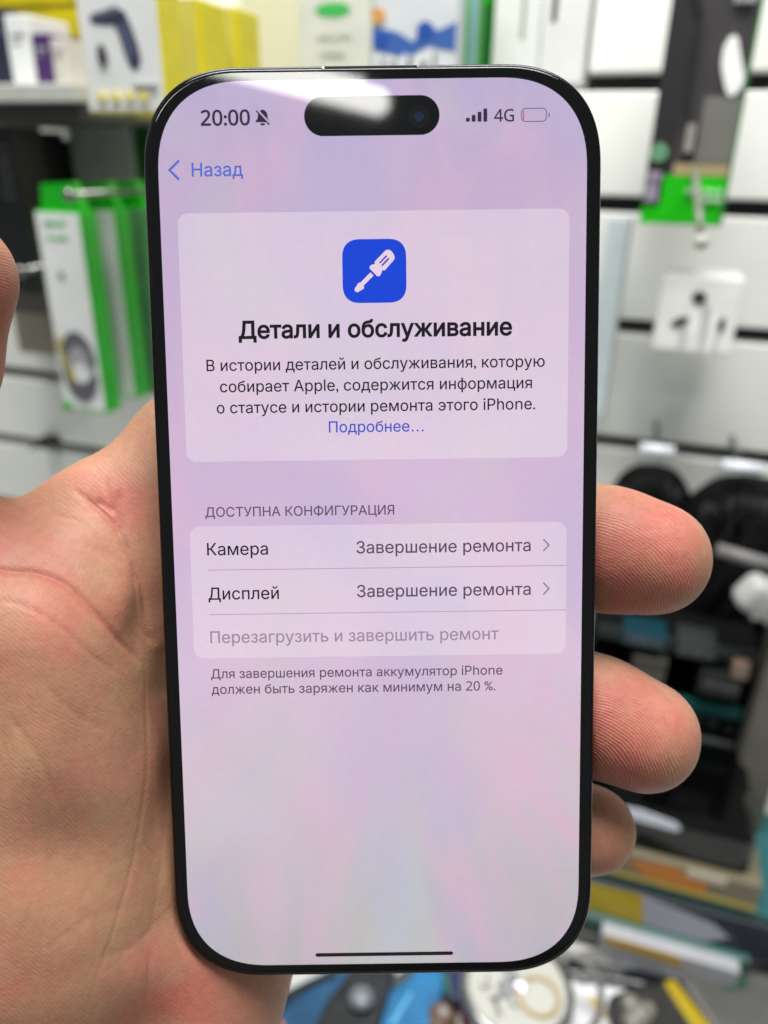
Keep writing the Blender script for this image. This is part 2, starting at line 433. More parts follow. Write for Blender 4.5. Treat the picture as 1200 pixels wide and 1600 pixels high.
write('Для завершения ремонта аккумулятор iPhone', 330, 785, 1059.5, 1054, 'grey', 'footer_text')
write('должен быть заряжен как минимум на 20 %.', 331, 774, 1084, 1078.5, 'grey', 'footer_text')
write('4G', 772, 803, 190, 190, 'status', 'network_text', 0.004)

def stroke(pts, w):                            # thick polyline in local metres (round ends)
    out = []
    for (x0, y0), (x1, y1) in zip(pts[:-1], pts[1:]):
        a = math.atan2(y1 - y0, x1 - x0)
        out.append([(x0 + w / 2 * math.cos(a + t), y0 + w / 2 * math.sin(a + t)) for t in np.linspace(math.pi / 2, 1.5 * math.pi, 9)] +
                   [(x1 + w / 2 * math.cos(a + t), y1 + w / 2 * math.sin(a + t)) for t in np.linspace(-math.pi / 2, math.pi / 2, 9)])
    return out
def px_stroke(pts, wpx): return stroke([tuple(loc(*p)) for p in pts], wpx * 0.105 * MM)
flat(px_stroke([(279, 252), (265, 266)], 3.4) , Z2, 'back_chevron', ink['blue'], display)
flat(px_stroke([(265, 266), (279, 280)], 3.4), Z3, 'back_chevron', ink['blue'], display)
for y in (851.5, 919.5):
    flat(px_stroke([(849.5, y - 8.5), (857.5, y)], 2.4), Z2, 'row_chevron', ink['chev'], display)
    flat(px_stroke([(857.5, y), (849.5, y + 8.5)], 2.4), Z3, 'row_chevron', ink['chev'], display)
for a, b in (((325, 890), (885, 884)), ((327, 960.5), (885, 952.5))):
    A, Bq = loc(*a), loc(*b); y = (A[1] + Bq[1]) / 2
    flat([[(A[0], y - 0.00007), (Bq[0], y - 0.00007), (Bq[0], y + 0.00007), (A[0], y + 0.00007)]], Z2, 'separator', ink['line'], display)
A, Bq = loc(496, 1491.7), loc(705, 1488.8)
flat(stroke([(A[0], (A[1] + Bq[1]) / 2), (Bq[0], (A[1] + Bq[1]) / 2)], 0.00066), Z2, 'home_bar', screen_mat('ink_bar', (20, 14, 22)), display)
# signal, battery, silent bell
bars = []
for x0, x1, t in ((728, 734, 184.3), (737, 743, 179.8), (746.2, 752.2, 175), (755.2, 761.2, 169.8)):
    a, b_ = loc(x0, 190.5), loc(x1, t); bars.append(rrect(a[0], a[1], b_[0], b_[1], 0.00012, 4))
flat(bars, Z2, 'signal_bars', ink['status'], display)
def ring_poly(x0, y0, x1, y1, r, w, z, name, m):
    o = rrect(x0, y0, x1, y1, r, 8); i = rrect(x0 + w, y0 + w, x1 - w, y1 - w, r - w, 8); n = len(o)
    return MB().add([(x, y, z) for x, y in o + i], [(k, (k + 1) % n, (k + 1) % n + n, k + n) for k in range(n)]).build(name, m, display)
a, b_ = loc(814, 191), loc(854.5, 168.5)
ring_poly(a[0], a[1], b_[0], b_[1], 0.00072, 0.00014, Z2, 'battery_icon', screen_mat('ink_battery', (118, 92, 124)))
c_, d_ = loc(857, 183.5), loc(858.8, 176.5); flat([rrect(c_[0], c_[1], d_[0], d_[1], 0.00006, 4)], Z2, 'battery_tip', screen_mat('ink_tip', (118, 92, 124)), display)
c_, d_ = loc(817, 187.5), loc(818.8, 173.5); flat([rrect(c_[0], c_[1], d_[0], d_[1], 0.00006, 4)], Z2, 'battery_level', screen_mat('ink_red', (190, 70, 96)), display)
bell = [(410.5, 171.5), (413.5, 172.5), (416.5, 175.5), (418, 180), (418.6, 186), (421.5, 189.5), (421.3, 191.3), (399.7, 191.3), (399.5, 189.5), (402.4, 186), (403, 180), (404.5, 175.5), (407.5, 172.5)]
flat([[tuple(loc(*p)) for p in bell[::-1]]], Z2, 'silent_bell', ink['status'], display)
flat([[tuple(loc(410.5 + 4 * math.cos(t), 193 + 3.6 * math.sin(t))) for t in np.linspace(math.pi, 0, 9)]], Z2, 'bell_clapper', ink['status'], display)
flat(px_stroke([(400.5, 172), (422.5, 194.5)], 4.2), Z3, 'bell_gap', display.data.materials[0], display)
flat(px_stroke([(401, 174.2), (420.5, 195)], 2.0), Z3 + 0.00003, 'bell_slash', ink['status'], display)

# blue tile with a screwdriver
a, b_ = loc(536, 474), loc(634.3, 373)
flat([rrect(a[0], a[1], b_[0], b_[1], 0.0029, 14, 2.5)], Z2, 'app_tile', screen_mat('tile_blue', (16, 66, 214)), display)
ic = lambda x, y: tuple(loc(500 + x * 170 / 1200, 350 + y * 150 / 1059))
sd = [[(725, 290), (757, 284), (785, 298), (815, 338), (824, 370), (818, 395), (716, 512), (690, 512), (666, 566), (650, 579), (630, 577), (548, 494), (546, 472), (566, 452), (602, 445), (604, 415)],
      [(556, 535), (592, 570), (482, 680), (488, 704), (478, 718), (412, 757), (384, 742), (382, 716), (424, 650), (446, 648)]]
flat([[ic(*p) for p in q[::-1]] for q in sd], Z3, 'screwdriver_icon', screen_mat('icon_white', (232, 208, 230)), display)
flat([[ic(*p) for p in q[::-1]] for q in ([(730, 345), (742, 358), (664, 438), (652, 426)], [(752, 374), (766, 387), (688, 468), (676, 456)])], Z3 + 0.00003, 'handle_groove', screen_mat('tile_blue_line', (36, 66, 190)), display)

# camera cut-out and earpiece
a, b_ = loc(476, 213.5), loc(686.5, 148.5)
island = flat([rrect(a[0], a[1], b_[0], b_[1], (b_[1] - a[1]) / 2 * 0.999, 16)], Z2, 'camera_cutout', mat('cutout_black', (14, 15, 16), 0.04, var=0.0), display)
lx, ly = loc(655, 183)
def disc(r, z, name, m): return flat([[(lx + r * MM * math.cos(t), ly + r * MM * math.sin(t)) for t in np.linspace(0, 2 * math.pi, 40, endpoint=False)]], z, name, m, display)
disc(1.75, Z3, 'lens_surround', mat('lens_black', (22, 23, 24), 0.05, var=0))
disc(0.75, Z3 + 0.00003, 'front_lens', mat('lens_glass', (30, 42, 66), 0.02, var=0))
ea, eb = loc(505, 110), loc(653, 110)
ey = PH / 2 * MM - 0.00052
ear = MB()
ear.box(((ea[0] + eb[0]) / 2, ey, -0.00009), (eb[0] - ea[0], 0.00034, 0.0001)).build('earpiece', mat('earpiece_mesh', (16, 16, 17), 0.8), phone)
dots = MB()
for k in range(48):
    dots.box((ea[0] + (k + 0.5) / 48 * (eb[0] - ea[0]), ey, -0.00003), (0.00016, 0.00018, 0.00002))
dots.build('earpiece_grille', mat('grille_grey', (70, 70, 72), 0.4, metal=1), phone)
for q in (ea, eb):
    MB().box((q[0], ey, -0.00002), (0.0003, 0.0003, 0.00004)).build('earpiece_end', mat('end_glint', (190, 190, 188), 0.2, metal=1), phone)

# ------------------------------------------------------------------ hand: one continuous surface from a distance field (camera frame, mm)
def C(px, py, z): return np.array([(px - 600) / F * z, (py - 800) / F * z, z])
H = 0.9
lo = np.array([-128.0, -66.0, 96.0]); hi = np.array([64.0, 152.0, 178.0])
nx, ny, nz = [int(v) for v in np.ceil((hi - lo) / H)]
gx, gy, gz_ = [(lo[i] + H * np.arange(n)).astype(np.float32) for i, n in enumerate((nx, ny, nz))]
BIG = 40.0
def smin(a, b, k):
    h = np.maximum(k - np.abs(a - b), 0) / k
    return np.minimum(a, b) - h * h * k * 0.25
class Field:
    def __init__(s): s.d = np.full((nx, ny, nz), BIG, np.float32)
    def cone(s, a, b, ra, rb, k=4.0, sq=None):
        """rounded cone from a to b, blended in with radius k; sq = (axis, factor) flattens it along an axis"""
        a, b = np.array(a, np.float32), np.array(b, np.float32); m = max(ra, rb) * 1.5 + k + 6
        i0 = np.maximum(((np.minimum(a, b) - m - lo) / H).astype(int), 0); i1 = np.minimum(((np.maximum(a, b) + m - lo) / H).astype(int) + 1, (nx, ny, nz))
        sl = tuple(slice(p, q) for p, q in zip(i0, i1))
        X, Y, Z = np.meshgrid(gx[sl[0]], gy[sl[1]], gz_[sl[2]], indexing='ij')
        P = np.stack([X - a[0], Y - a[1], Z - a[2]], -1); ba = b - a; L2 = float(ba @ ba) + 1e-9
        t = np.clip((P @ ba) / L2, 0, 1)
        Q = P - t[..., None] * ba
        if sq is not None:
            n = np.array(sq[0], np.float32); n /= np.linalg.norm(n); dn = Q @ n
            Q = Q + (sq[1] - 1) * dn[..., None] * n
        d = np.sqrt((Q * Q).sum(-1)) - (ra + (rb - ra) * t)
        s.d[sl] = smin(s.d[sl], d.astype(np.float32), k)
        return s
def chain(pts, rs, k=3.0):
    f = Field()
    for i in range(len(pts) - 1): f.cone(pts[i], pts[i + 1], rs[i], rs[i + 1], k)
    return f.d

palm = Field()
W = [C(70, 1760, 146), C(120, 1790, 149), C(180, 1810, 150), C(240, 1810, 149)]
for (p, r), w in zip(((C(305, 705, 151), 10.5), (C(400, 870, 156), 10.5), (C(445, 1030, 156), 10.5), (C(440, 1195, 153), 10)), W):
    palm.cone(p, w, r, 15, 7)
palm.cone(C(345, 1330, 148), C(275, 1640, 146), 13.0, 15, 8)           # heel of the little-finger side
palm.cone(C(395, 1430, 148), C(335, 1620, 147), 8.0, 9.0, 8)
palm.cone(C(120, 1010, 138), C(100, 1450, 137), 15, 19, 9)             # ball of the thumb
palm.cone(C(40, 1000, 132), C(20, 1440, 135), 16, 20, 9)
palm.cone(C(20, 1400, 136), C(90, 1740, 144), 19, 17, 9)
palm.cone(C(300, 722, 149), C(60, 925, 138), 8.5, 12.0, 9)             # web between thumb and forefinger
palm.cone(C(300, 697, 150), C(150, 800, 143), 8.6, 8.4, 4)
palm.cone(C(150, 800, 143), C(20, 872, 137), 8.4, 8.8, 4)
palm.cone(C(250, 900, 150), C(120, 960, 142), 13, 14, 9)
palm.cone(C(155, 1780, 148), C(20, 2300, 150), 24, 27, 12)             # wrist and forearm
palm.cone(C(155, 1780, 148), C(90, 2320, 152), 22, 27, 12)
thumb = chain([C(10, 975, 134), C(-105, 862, 130), C(-185, 715, 125), C(-118, 565, 121), C(-79, 435, 118)], [14, 12.0, 10.6, 10.2, 9.8], 4)
index = chain([C(305, 705, 151), C(480, 565, 149.5), C(620, 468, 147.5), C(715, 402, 146)], [10.5, 9.8, 9.2, 8.2])
middle = chain([C(400, 870, 156), C(640, 835, 151), C(850, 838, 147.2), C(948, 858, 142.0), C(1018, 872, 139.4)], [10.5, 10.6, 11.0, 10.9, 10.3], 4)
ring = chain([C(445, 1030, 156), C(660, 1030, 151), C(838, 1082, 147.2), C(932, 1117, 141.6), C(1003, 1148, 139.4)], [10.5, 10.3, 10.3, 10.2, 10.1], 4)
little = chain([C(440, 1195, 153), C(620, 1225, 150), C(790, 1268, 150), C(880, 1290, 148), C(925, 1296, 147.0)], [10, 9.5, 8.8, 8.3, 8.1], 3)
fingers = smin(smin(middle, index, 2.0), smin(ring, little, 1.2), 1.6)
hand_d = smin(palm.d, thumb, 5.0); hand_d = smin(hand_d, fingers, 6.0)
# press the hand against the phone: cut by the phone's rounded block
X, Y, Z = np.meshgrid(gx, gy, gz_, indexing='ij')
Q = (np.stack([X, Y, Z], -1) - PT.astype(np.float32)) @ PR.astype(np.float32)
cr = 12.5
qx = np.abs(Q[..., 0]) - (PW / 2 - cr); qy = np.abs(Q[..., 1]) - (PH / 2 - cr)
d2 = np.sqrt(np.maximum(qx, 0) ** 2 + np.maximum(qy, 0) ** 2) + np.minimum(np.maximum(qx, qy), 0) - cr
dz = np.abs(Q[..., 2] - 0.0 - 4.1) - 4.15
block = np.maximum(d2, dz)
front = np.where(Q[..., 2] < 4, np.maximum(d2 - 0.0, 0) , 0)
pd = np.where(Q[..., 2] < 4.0, d2, block)                               # open towards the viewer: nothing lies over the glass
hand_d = -smin(-hand_d, pd.astype(np.float32) - 0.05, 1.6)
del X, Y, Z, Q, qx, qy, d2, dz, block, front, pd

def surface_nets(d):
    s = d < 0
    a = s[:-1, :-1, :-1].astype(np.int8)
    cnt = np.zeros_like(a)
    for i in (0, 1):
        for j in (0, 1):
            for k in (0, 1): cnt += s[i:nx - 1 + i, j:ny - 1 + j, k:nz - 1 + k]
    act = (cnt > 0) & (cnt < 8); ids = np.full(act.shape, -1, np.int64); idx = np.argwhere(act); ids[act] = np.arange(len(idx))
    acc = np.zeros((len(idx), 3)); num = np.zeros(len(idx))
    cor = [(i, j, k) for i in (0, 1) for j in (0, 1) for k in (0, 1)]
    for p in cor:
        for ax in range(3):
            if p[ax]: continue
            q = list(p); q[ax] = 1
            va = d[idx[:, 0] + p[0], idx[:, 1] + p[1], idx[:, 2] + p[2]]; vb = d[idx[:, 0] + q[0], idx[:, 1] + q[1], idx[:, 2] + q[2]]
            x = (va < 0) != (vb < 0); t = np.where(x, va / np.where(x, va - vb, 1), 0)
            pt = np.tile(np.array(p, float), (len(idx), 1)); pt[:, ax] += t
            acc[x] += pt[x]; num[x] += 1
    V = lo + H * (idx + acc / num[:, None]); Fs = []
    for ax in range(3):
        o1, o2 = [i for i in range(3) if i != ax]
        sa = [slice(1, -1)] * 3; sb = [slice(1, -1)] * 3; sa[ax] = slice(0, -1); sb[ax] = slice(1, None)
        A, B = s[tuple(sa)], s[tuple(sb)]; e = np.argwhere(A != B); flip = A[A != B]
        base = e.copy(); base[:, o1] += 1; base[:, o2] += 1
        def cell(a_, b_):
            c = base.copy(); c[:, o1] -= a_; c[:, o2] -= b_; return ids[c[:, 0], c[:, 1], c[:, 2]]
        q = np.stack([cell(1, 1), cell(0, 1), cell(0, 0), cell(1, 0)], 1)
        if ax == 1: flip = ~flip
        q[~flip] = q[~flip][:, ::-1]; Fs.append(q)
    Fq = np.concatenate(Fs); return V, Fq[(Fq >= 0).all(1)]
HV, HF = surface_nets(hand_d)
me = bpy.data.meshes.new('hand'); me.from_pydata(HV.tolist(), [], HF.tolist()); me.update()
tmp = bpy.data.objects.new('hand_base', me); COL.objects.link(tmp)
sm = tmp.modifiers.new('s', 'SMOOTH'); sm.factor = 0.5; sm.iterations = 3
sd_ = tmp.modifiers.new('d', 'SUBSURF'); sd_.levels = 1; sd_.render_levels = 1
dg = bpy.context.evaluated_depsgraph_get(); dg.update()
hm = bpy.data.meshes.new_from_object(tmp.evaluated_get(dg)); bpy.data.objects.remove(tmp)
n = len(hm.vertices); co = np.empty(n * 3); hm.vertices.foreach_get('co', co); co = co.reshape(-1, 3)
no = np.empty(n * 3); hm.vertices.foreach_get('normal', no); no = no.reshape(-1, 3)
pp = np.stack([600 + F * co[:, 0] / co[:, 2], 800 + F * co[:, 1] / co[:, 2]], 1)        # where each point shows in the photograph
facing = np.clip((-(no * co).sum(1) / np.linalg.norm(co, axis=1)) * 2.0, 0, 1)
def seg_dist(line):
    """distance (px) to a crease and the position along it"""
    L_ = np.array(line, float); best = np.full(n, 1e9); par = np.zeros(n); ln = len(L_) - 1
    for i in range(ln):
        a, b = L_[i], L_[i + 1]; ba = b - a; t = np.clip(((pp - a) @ ba) / (ba @ ba), 0, 1)
        d = np.linalg.norm(pp - a - t[:, None] * ba, axis=1); w = d < best; best[w] = d[w]; par[w] = (i + t[w]) / ln
    return best, par
def smooth_line(pts, m=8):
    P_ = np.array(pts, float); P_ = np.vstack([2 * P_[0] - P_[1], P_, 2 * P_[-1] - P_[-2]]); out = []
    for i in range(1, len(P_) - 2):
        for t in np.linspace(0, 1, m, endpoint=False):
            p0, p1, p2, p3 = P_[i - 1:i + 3]
            out.append(0.5 * (2 * p1 + (p2 - p0) * t + (2 * p0 - 5 * p1 + 4 * p2 - p3) * t ** 2 + (3 * p1 - p0 - 3 * p2 + p3) * t ** 3))
    out.append(P_[-2]); return out
near = (pp[:, 0] < 460) & (co[:, 2] < 150)
disp = np.zeros(n); crease = np.zeros(n)
creases = [  # points, width px, depth mm, fold px, fold mm
    ([(-40, 884), (10, 888), (60, 892), (105, 912), (150, 955), (195, 1003), (232, 1040)], 5.0, 0.45, 30, 0.8),
    ([(-20, 932), (40, 948), (100, 985), (150, 1030), (200, 1062)], 4, 0.12, 22, 0.12),
    ([(112, 762), (140, 783), (168, 808), (190, 840), (207, 872), (222, 905), (236, 950), (246, 990)], 3.6, 0.42, 24, 0.35),
    ([(208, 872), (218, 930), (236, 985), (256, 1010)], 4, 0.22, 20, 0.35),
    ([(150, 780), (165, 790), (178, 800)], 4, 0.3, 12, 0.1),
    ([(186, 765), (183, 800), (190, 838)], 3.5, 0.25, 12, 0.1),
    ([(165, 745), (170, 775), (188, 835)], 3, 0.15, 12, 0.08),
    ([(242, 1000), (236, 1045), (233, 1090), (228, 1160), (224, 1240), (214, 1330), (192, 1410), (168, 1480), (142, 1555), (118, 1640)], 3.0, 0.10, 48, 0.10),
    ([(264, 1240), (258, 1320), (246, 1400), (236, 1450), (215, 1480)], 4, 0.06, 24, 0.12),
    ([(262, 1010), (256, 1050), (262, 1100)], 5, 0.08, 22, 0.2),
    ([(150, 1500), (205, 1480), (250, 1440), (278, 1405)], 4, 0.05, 24, 0.16),
    ([(60, 1060), (110, 1110), (170, 1145)], 3.5, 0.07, 16, 0.08), ([(10, 1110), (60, 1180), (90, 1260)], 3.5, 0.12, 14, 0.1),
    ([(95, 845), (150, 860), (200, 880)], 3.5, 0.06, 14, 0.06), ([(60, 800), (120, 815), (170, 850)], 3.5, 0.10, 12, 0.08),
    ([(60, 1490), (130, 1440), (215, 1415)], 3.5, 0.05, 18, 0.08), ([(225, 1600), (228, 1540), (236, 1480)], 3, 0.12, 10, 0.08),
    ([(300, 1600), (290, 1530), (268, 1470)], 3, 0.10, 10, 0.06),
]
for pts, w, dep, fw_, fd in creases:
    d, par = seg_dist(smooth_line(pts)); fade = np.clip(np.minimum(par, 1 - par) * 5 + 0.12, 0, 1) * near * facing
    disp -= fade * (dep * np.exp(-(d / w) ** 2) + fd * np.exp(-(d / fw_) ** 2))
    disp += fade * dep * 0.10 * np.exp(-((d - 2.6 * w) / (1.6 * w)) ** 2)
    crease = np.maximum(crease, fade * np.exp(-(d / (w * 0.9)) ** 2) * min(1, dep * 1.4))
# soft lumps of muscle and fat
def lump(px, py, r, h): return h * np.exp(-(((pp - (px, py)) / r) ** 2).sum(1)) * facing
for a in ((95, 1090, (70, 120), 0.9), (170, 1240, (50, 120), 0.6), (120, 1330, (90, 70), -1.7), (60, 1180, (50, 60), 0.6), (232, 985, (36, 70), -1.6), (250, 1090, (26, 60), -0.8), (262, 1230, (24, 90), -0.6), (40, 1400, (50, 60), 0.5), (40, 1240, (60, 90), 0.5), (240, 1190, (30, 60), 0.6), (90, 1480, (60, 60), 0.5), (170, 700, (50, 50), 0.3), (200, 930, (26, 40), 0.5), (110, 830, (60, 30), 0.35), (250, 1540, (50, 50), 0.6)):
    disp += lump(*a) * near
# skin relief on a millimetre scale
def vnoise(P_, s, seed):
    r = np.random.default_rng(seed); T = r.random((64, 64, 64)); q = P_ / s; i = np.floor(q).astype(int); f = q - i; f = f * f * (3 - 2 * f); v = 0
    for a in (0, 1):
        for b in (0, 1):
            for c in (0, 1):
                v = v + T[(i[:, 0] + a) % 64, (i[:, 1] + b) % 64, (i[:, 2] + c) % 64] * np.where(a, f[:, 0], 1 - f[:, 0]) * np.where(b, f[:, 1], 1 - f[:, 1]) * np.where(c, f[:, 2], 1 - f[:, 2])
    return v - 0.5
disp += 0.22 * vnoise(co, 7.0, 1) + 0.04 * vnoise(co, 2.2, 2) + 0.02 * vnoise(co, 1.1, 3)
co2 = co + no * disp[:, None]
# print ridges: loops round each finger pad, slanting lines over the palm (phase in mm)
tips = [((1000, 868), (905, 965), 0.0), ((985, 1142), (880, 1240), 0.0), ((915, 1297), (870, 1345), 0.55), ((-76, 450), (-60, 540), 0.0)]  # last value turns the little finger browner, imitating shade in its colour
ridge = (pp[:, 0] * 0.55 - pp[:, 1] * 0.62) * 0.108 + 3.0 * vnoise(co, 16, 5) + 1.0 * vnoise(co, 6, 6)
amp = np.where(pp[:, 0] < 460, 0.26, 0.2)
pink = np.full(n, 0.25) + 0.5 * vnoise(co, 14, 8)
dists = np.stack([np.hypot(*(pp - c0).T) for c0, _, _ in tips], 1); own = dists.argmin(1)
for i_, (c0, c1, c2) in enumerate(tips):
    inside = (own == i_) & ((pp[:, 0] > 640) | (pp[:, 0] < 40) & (pp[:, 1] < 640))
    u = (pp - c1) * 0.115
    dist = np.hypot(u[:, 0] * 0.95, u[:, 1] * 1.05) + 1.4 * vnoise(co, 8, 9) + 0.5 * vnoise(co, 3, 12)
    r_ = dists[:, i_] * 0.115
    ridge[inside] = dist[inside]; amp[inside] = np.clip((16 - r_) / 6, 0, 1)[inside] * (0.55 + 0.9 * np.clip(vnoise(co, 6, 14) + 0.3, 0, 1))[inside]
    pink = np.where(inside, np.maximum(pink, 1.02 - c2 - 0.016 * np.maximum(r_ - 3, 0) ** 1.6 + 0.35 * vnoise(co, 5, 10)), pink)
for px_, py_, r_, k_ in ((40, 880, 90, 0.45), (175, 775, 60, 0.5), (250, 1560, 90, 0.55), (60, 1010, 80, 0.35), (330, 1580, 60, 0.3), (130, 960, 60, 0.2)):
    pink += k_ * np.exp(-(((pp - (px_, py_)) / r_) ** 2).sum(1)) * (pp[:, 0] < 460)
pink += 0.25 * crease
world_co = co2 * MM @ CW.T
origin = CW @ (C(150, 1760, 148) * MM)
hm.vertices.foreach_set('co', (world_co - origin).ravel())
for nm, val in (('ridge', ridge), ('ridge_amp', amp), ('pink', np.clip(pink, 0, 1)), ('crease', crease)):
    at_ = hm.attributes.new(nm, 'FLOAT', 'POINT'); at_.data.foreach_set('value', val.astype(np.float32))
hm.polygons.foreach_set('use_smooth', [True] * len(hm.polygons)); hm.materials.clear()

skin, nt, b = nodes('skin'); N, L = nt.nodes.new, nt.links.new
def attr(nm):
    a = N('ShaderNodeAttribute'); a.attribute_name = nm; return a.outputs['Fac']
def math_(op, a, b_=None):
    m = N('ShaderNodeMath'); m.operation = op
    for i, v in enumerate((a, b_)):
        if v is None: continue
        if isinstance(v, (int, float)): m.inputs[i].default_value = v
        else: L(v, m.inputs[i])
    return m.outputs[0]
tc = N('ShaderNodeTexCoord')
def noise(scale, detail=3):
    q = N('ShaderNodeTexNoise'); q.inputs['Scale'].default_value = scale; q.inputs['Detail'].default_value = detail; L(tc.outputs['Object'], q.inputs['Vector']); return q.outputs['Fac']
ramp = N('ShaderNodeValToRGB'); cr = ramp.color_ramp
cr.elements[0].color = (*lin((164, 126, 97)), 1); cr.elements[1].color = (*lin((177, 104, 90)), 1)
e = cr.elements.new(0.5); e.color = (*lin((171, 119, 97)), 1)
pk = math_('ADD', attr('pink'), math_('MULTIPLY', math_('SUBTRACT', noise(170, 5), 0.5), 1.3))
L(pk, ramp.inputs[0])
mot = N('ShaderNodeMix'); mot.data_type = 'RGBA'; mot.blend_type = 'MULTIPLY'
mv = N('ShaderNodeMapRange'); mv.inputs['To Min'].default_value = 0.80; mv.inputs['To Max'].default_value = 1.18; L(noise(700, 6), mv.inputs['Value'])
L(ramp.outputs[0], mot.inputs['A']); mot.inputs['Factor'].default_value = 1.0; L(mv.outputs[0], mot.inputs['B'])
cm = N('ShaderNodeMix'); cm.data_type = 'RGBA'; L(math_('MULTIPLY', attr('crease'), 0.30), cm.inputs['Factor']); L(mot.outputs['Result'], cm.inputs['A']); cm.inputs['B'].default_value = (*lin((160, 84, 70)), 1)
L(cm.outputs['Result'], b.inputs['Base Color'])
b.inputs['Roughness'].default_value = 0.52; b.inputs['Specular IOR Level'].default_value = 0.34
b.inputs['Subsurface Weight'].default_value = 0.15; b.inputs['Subsurface Radius'].default_value = (1.0, 0.38, 0.2); b.inputs['Subsurface Scale'].default_value = 0.003
rs = math_('SINE', math_('ADD', math_('MULTIPLY', attr('ridge'), 2 * math.pi / 0.56), math_('MULTIPLY', noise(420, 2), 5.0)))
hgt = math_('MULTIPLY', math_('MULTIPLY', rs, math_('MULTIPLY', attr('ridge_amp'), 0.55)), math_('ADD', 0.25, noise(200, 3)))
vo = N('ShaderNodeTexVoronoi'); vo.feature = 'DISTANCE_TO_EDGE'; vo.inputs['Scale'].default_value = 900; L(tc.outputs['Object'], vo.inputs['Vector'])
hgt = math_('ADD', hgt, math_('MULTIPLY', math_('MINIMUM', vo.outputs['Distance'], 0.25), 1.3))
hgt = math_('ADD', hgt, math_('MULTIPLY', noise(2200, 3), 0.5))
bp = N('ShaderNodeBump'); bp.inputs['Strength'].default_value = 0.55; bp.inputs['Distance'].default_value = 0.00009
L(hgt, bp.inputs['Height']); L(bp.outputs[0], b.inputs['Normal'])
hm.materials.append(skin); hm.name = 'hand'
hand = bpy.data.objects.new('hand', hm); COL.objects.link(hand); hand.location = [float(v) for v in origin]
tag(hand, 'bare left hand holding the phone from behind, three fingertips showing at its right edge', 'hand')

# ------------------------------------------------------------------ shop goods on the wall and the counter
def wrange(px0, px1, py0, py1, Y):
    ym, xm = (py0 + py1) / 2, (px0 + px1) / 2
    return at(px0, ym, Y)[0], at(px1, ym, Y)[0], at(xm, py1, Y)[2], at(xm, py0, Y)[2]

class Pack:
    """upright carton parallel to the wall; its front face is addressed by u (right) and v (down), 0..1"""
    def __init__(s, name, label, cat, px0, px1, py0, py1, Y, depth, m, group=None, bevel=0.0012, part='carton', zmin=None):
        s.x0, s.x1, s.z0, s.z1 = wrange(px0, px1, py0, py1, Y); s.Y = Y; s.depth = depth
        if zmin is not None: s.z0 = max(s.z0, zmin)
        s.root = thing(name, label, cat, ((s.x0 + s.x1) / 2, Y + depth / 2, s.z0), group)
        s.n = 0
        MB().box(((s.x0 + s.x1) / 2, Y + depth / 2, (s.z0 + s.z1) / 2), (s.x1 - s.x0, depth, s.z1 - s.z0)).build(part, m, s.root, bevel=bevel)
    def P(s, u, v, d): return (s.x0 + u * (s.x1 - s.x0), s.Y - d, s.z1 - v * (s.z1 - s.z0))
    def art(s, name, polys, m, lift=None):
        s.n += 1; d = 0.00035 * s.n if lift is None else lift
        b = MB()
        for q in polys: b.prism(q, lambda u, v, k: s.P(u, v, k), -0.0006, d)
        return b.build(name, m, s.root)
    def side(s, name, m, right=True, v0=0.0, v1=1.0):
        x = s.x1 + 0.0004 if right else s.x0 - 0.0004
        zc, h = s.z1 - (v0 + v1) / 2 * (s.z1 - s.z0), (v1 - v0) * (s.z1 - s.z0) - 0.003
        return MB().box((x, s.Y + s.depth / 2, zc), (0.001, s.depth - 0.003, h)).build(name, m, s.root)

R_ = lambda u0, v0, u1, v1: [(u0, v0), (u1, v0), (u1, v1), (u0, v1)]
def ell(cu, cv, ru, rv, n=28, rot=0.0):
    return [(cu + ru * math.cos(t) * math.cos(rot) - rv * math.sin(t) * math.sin(rot), cv + ru * math.cos(t) * math.sin(rot) + rv * math.sin(t) * math.cos(rot)) for t in np.linspace(0, 2 * math.pi, n, endpoint=False)]
def band(pts, w):                               # ribbon polygons along a uv path
    out = []
    for (a, b_), (c, d) in zip(pts[:-1], pts[1:]):
        l = math.hypot(c - a, d - b_) + 1e-9; nx_, ny_ = -(d - b_) / l * w / 2, (c - a) / l * w / 2
        out.append([(a + nx_, b_ + ny_), (c + nx_, d + ny_), (c - nx_, d - ny_), (a - nx_, b_ - ny_)])
    return out
def scrawl(u0, v0, u1, v1, k, w, seed):         # unreadable blurred line of print
    r = random.Random(seed); xs = np.linspace(u0, u1, k); out = []
    for x in xs:
        h = r.uniform(0.5, 1.0) * (v1 - v0); out += band([(x, v1 - h), (x + r.uniform(-.3, .3) * w, v1)], w)
        if r.random() < .6: out += band([(x, v1 - h * r.uniform(.3, .9)), (x + (u1 - u0) / k * .7, v1 - h * r.uniform(.3, .9))], w * .8)
    return out

white_card = mat('white_card', (226, 229, 228), 0.35, var=0.03, scale=60)
grey_card = mat('grey_card', (188, 190, 184), 0.4, var=0.05, scale=60)
yellow_card = mat('yellow_card', (222, 208, 0), 0.32, var=0.06, scale=60)
dull_yellow = mat('dull_yellow_card', (186, 172, 2), 0.4, var=0.10, scale=30)
green_card = mat('green_card', (14, 168, 20), 0.3, var=0.10, scale=60)
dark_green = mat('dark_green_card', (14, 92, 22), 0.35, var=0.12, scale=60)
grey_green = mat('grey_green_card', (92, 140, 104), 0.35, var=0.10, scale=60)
black_card = mat('black_card', (26, 28, 30), 0.4, var=0.15, scale=60)
charcoal = mat('charcoal_card', (62, 60, 62), 0.35, var=0.15, scale=40)
brown_dark = mat('dark_brown_card', (48, 42, 38), 0.45)
navy = mat('navy_print', (56, 60, 84), 0.35, var=0.12, scale=80)
teal = mat('teal_plastic', (18, 92, 88), 0.35, var=0.12, scale=60)
chrome = mat('chrome_wire', (120, 120, 118), 0.3, metal=1.0, var=0.02)

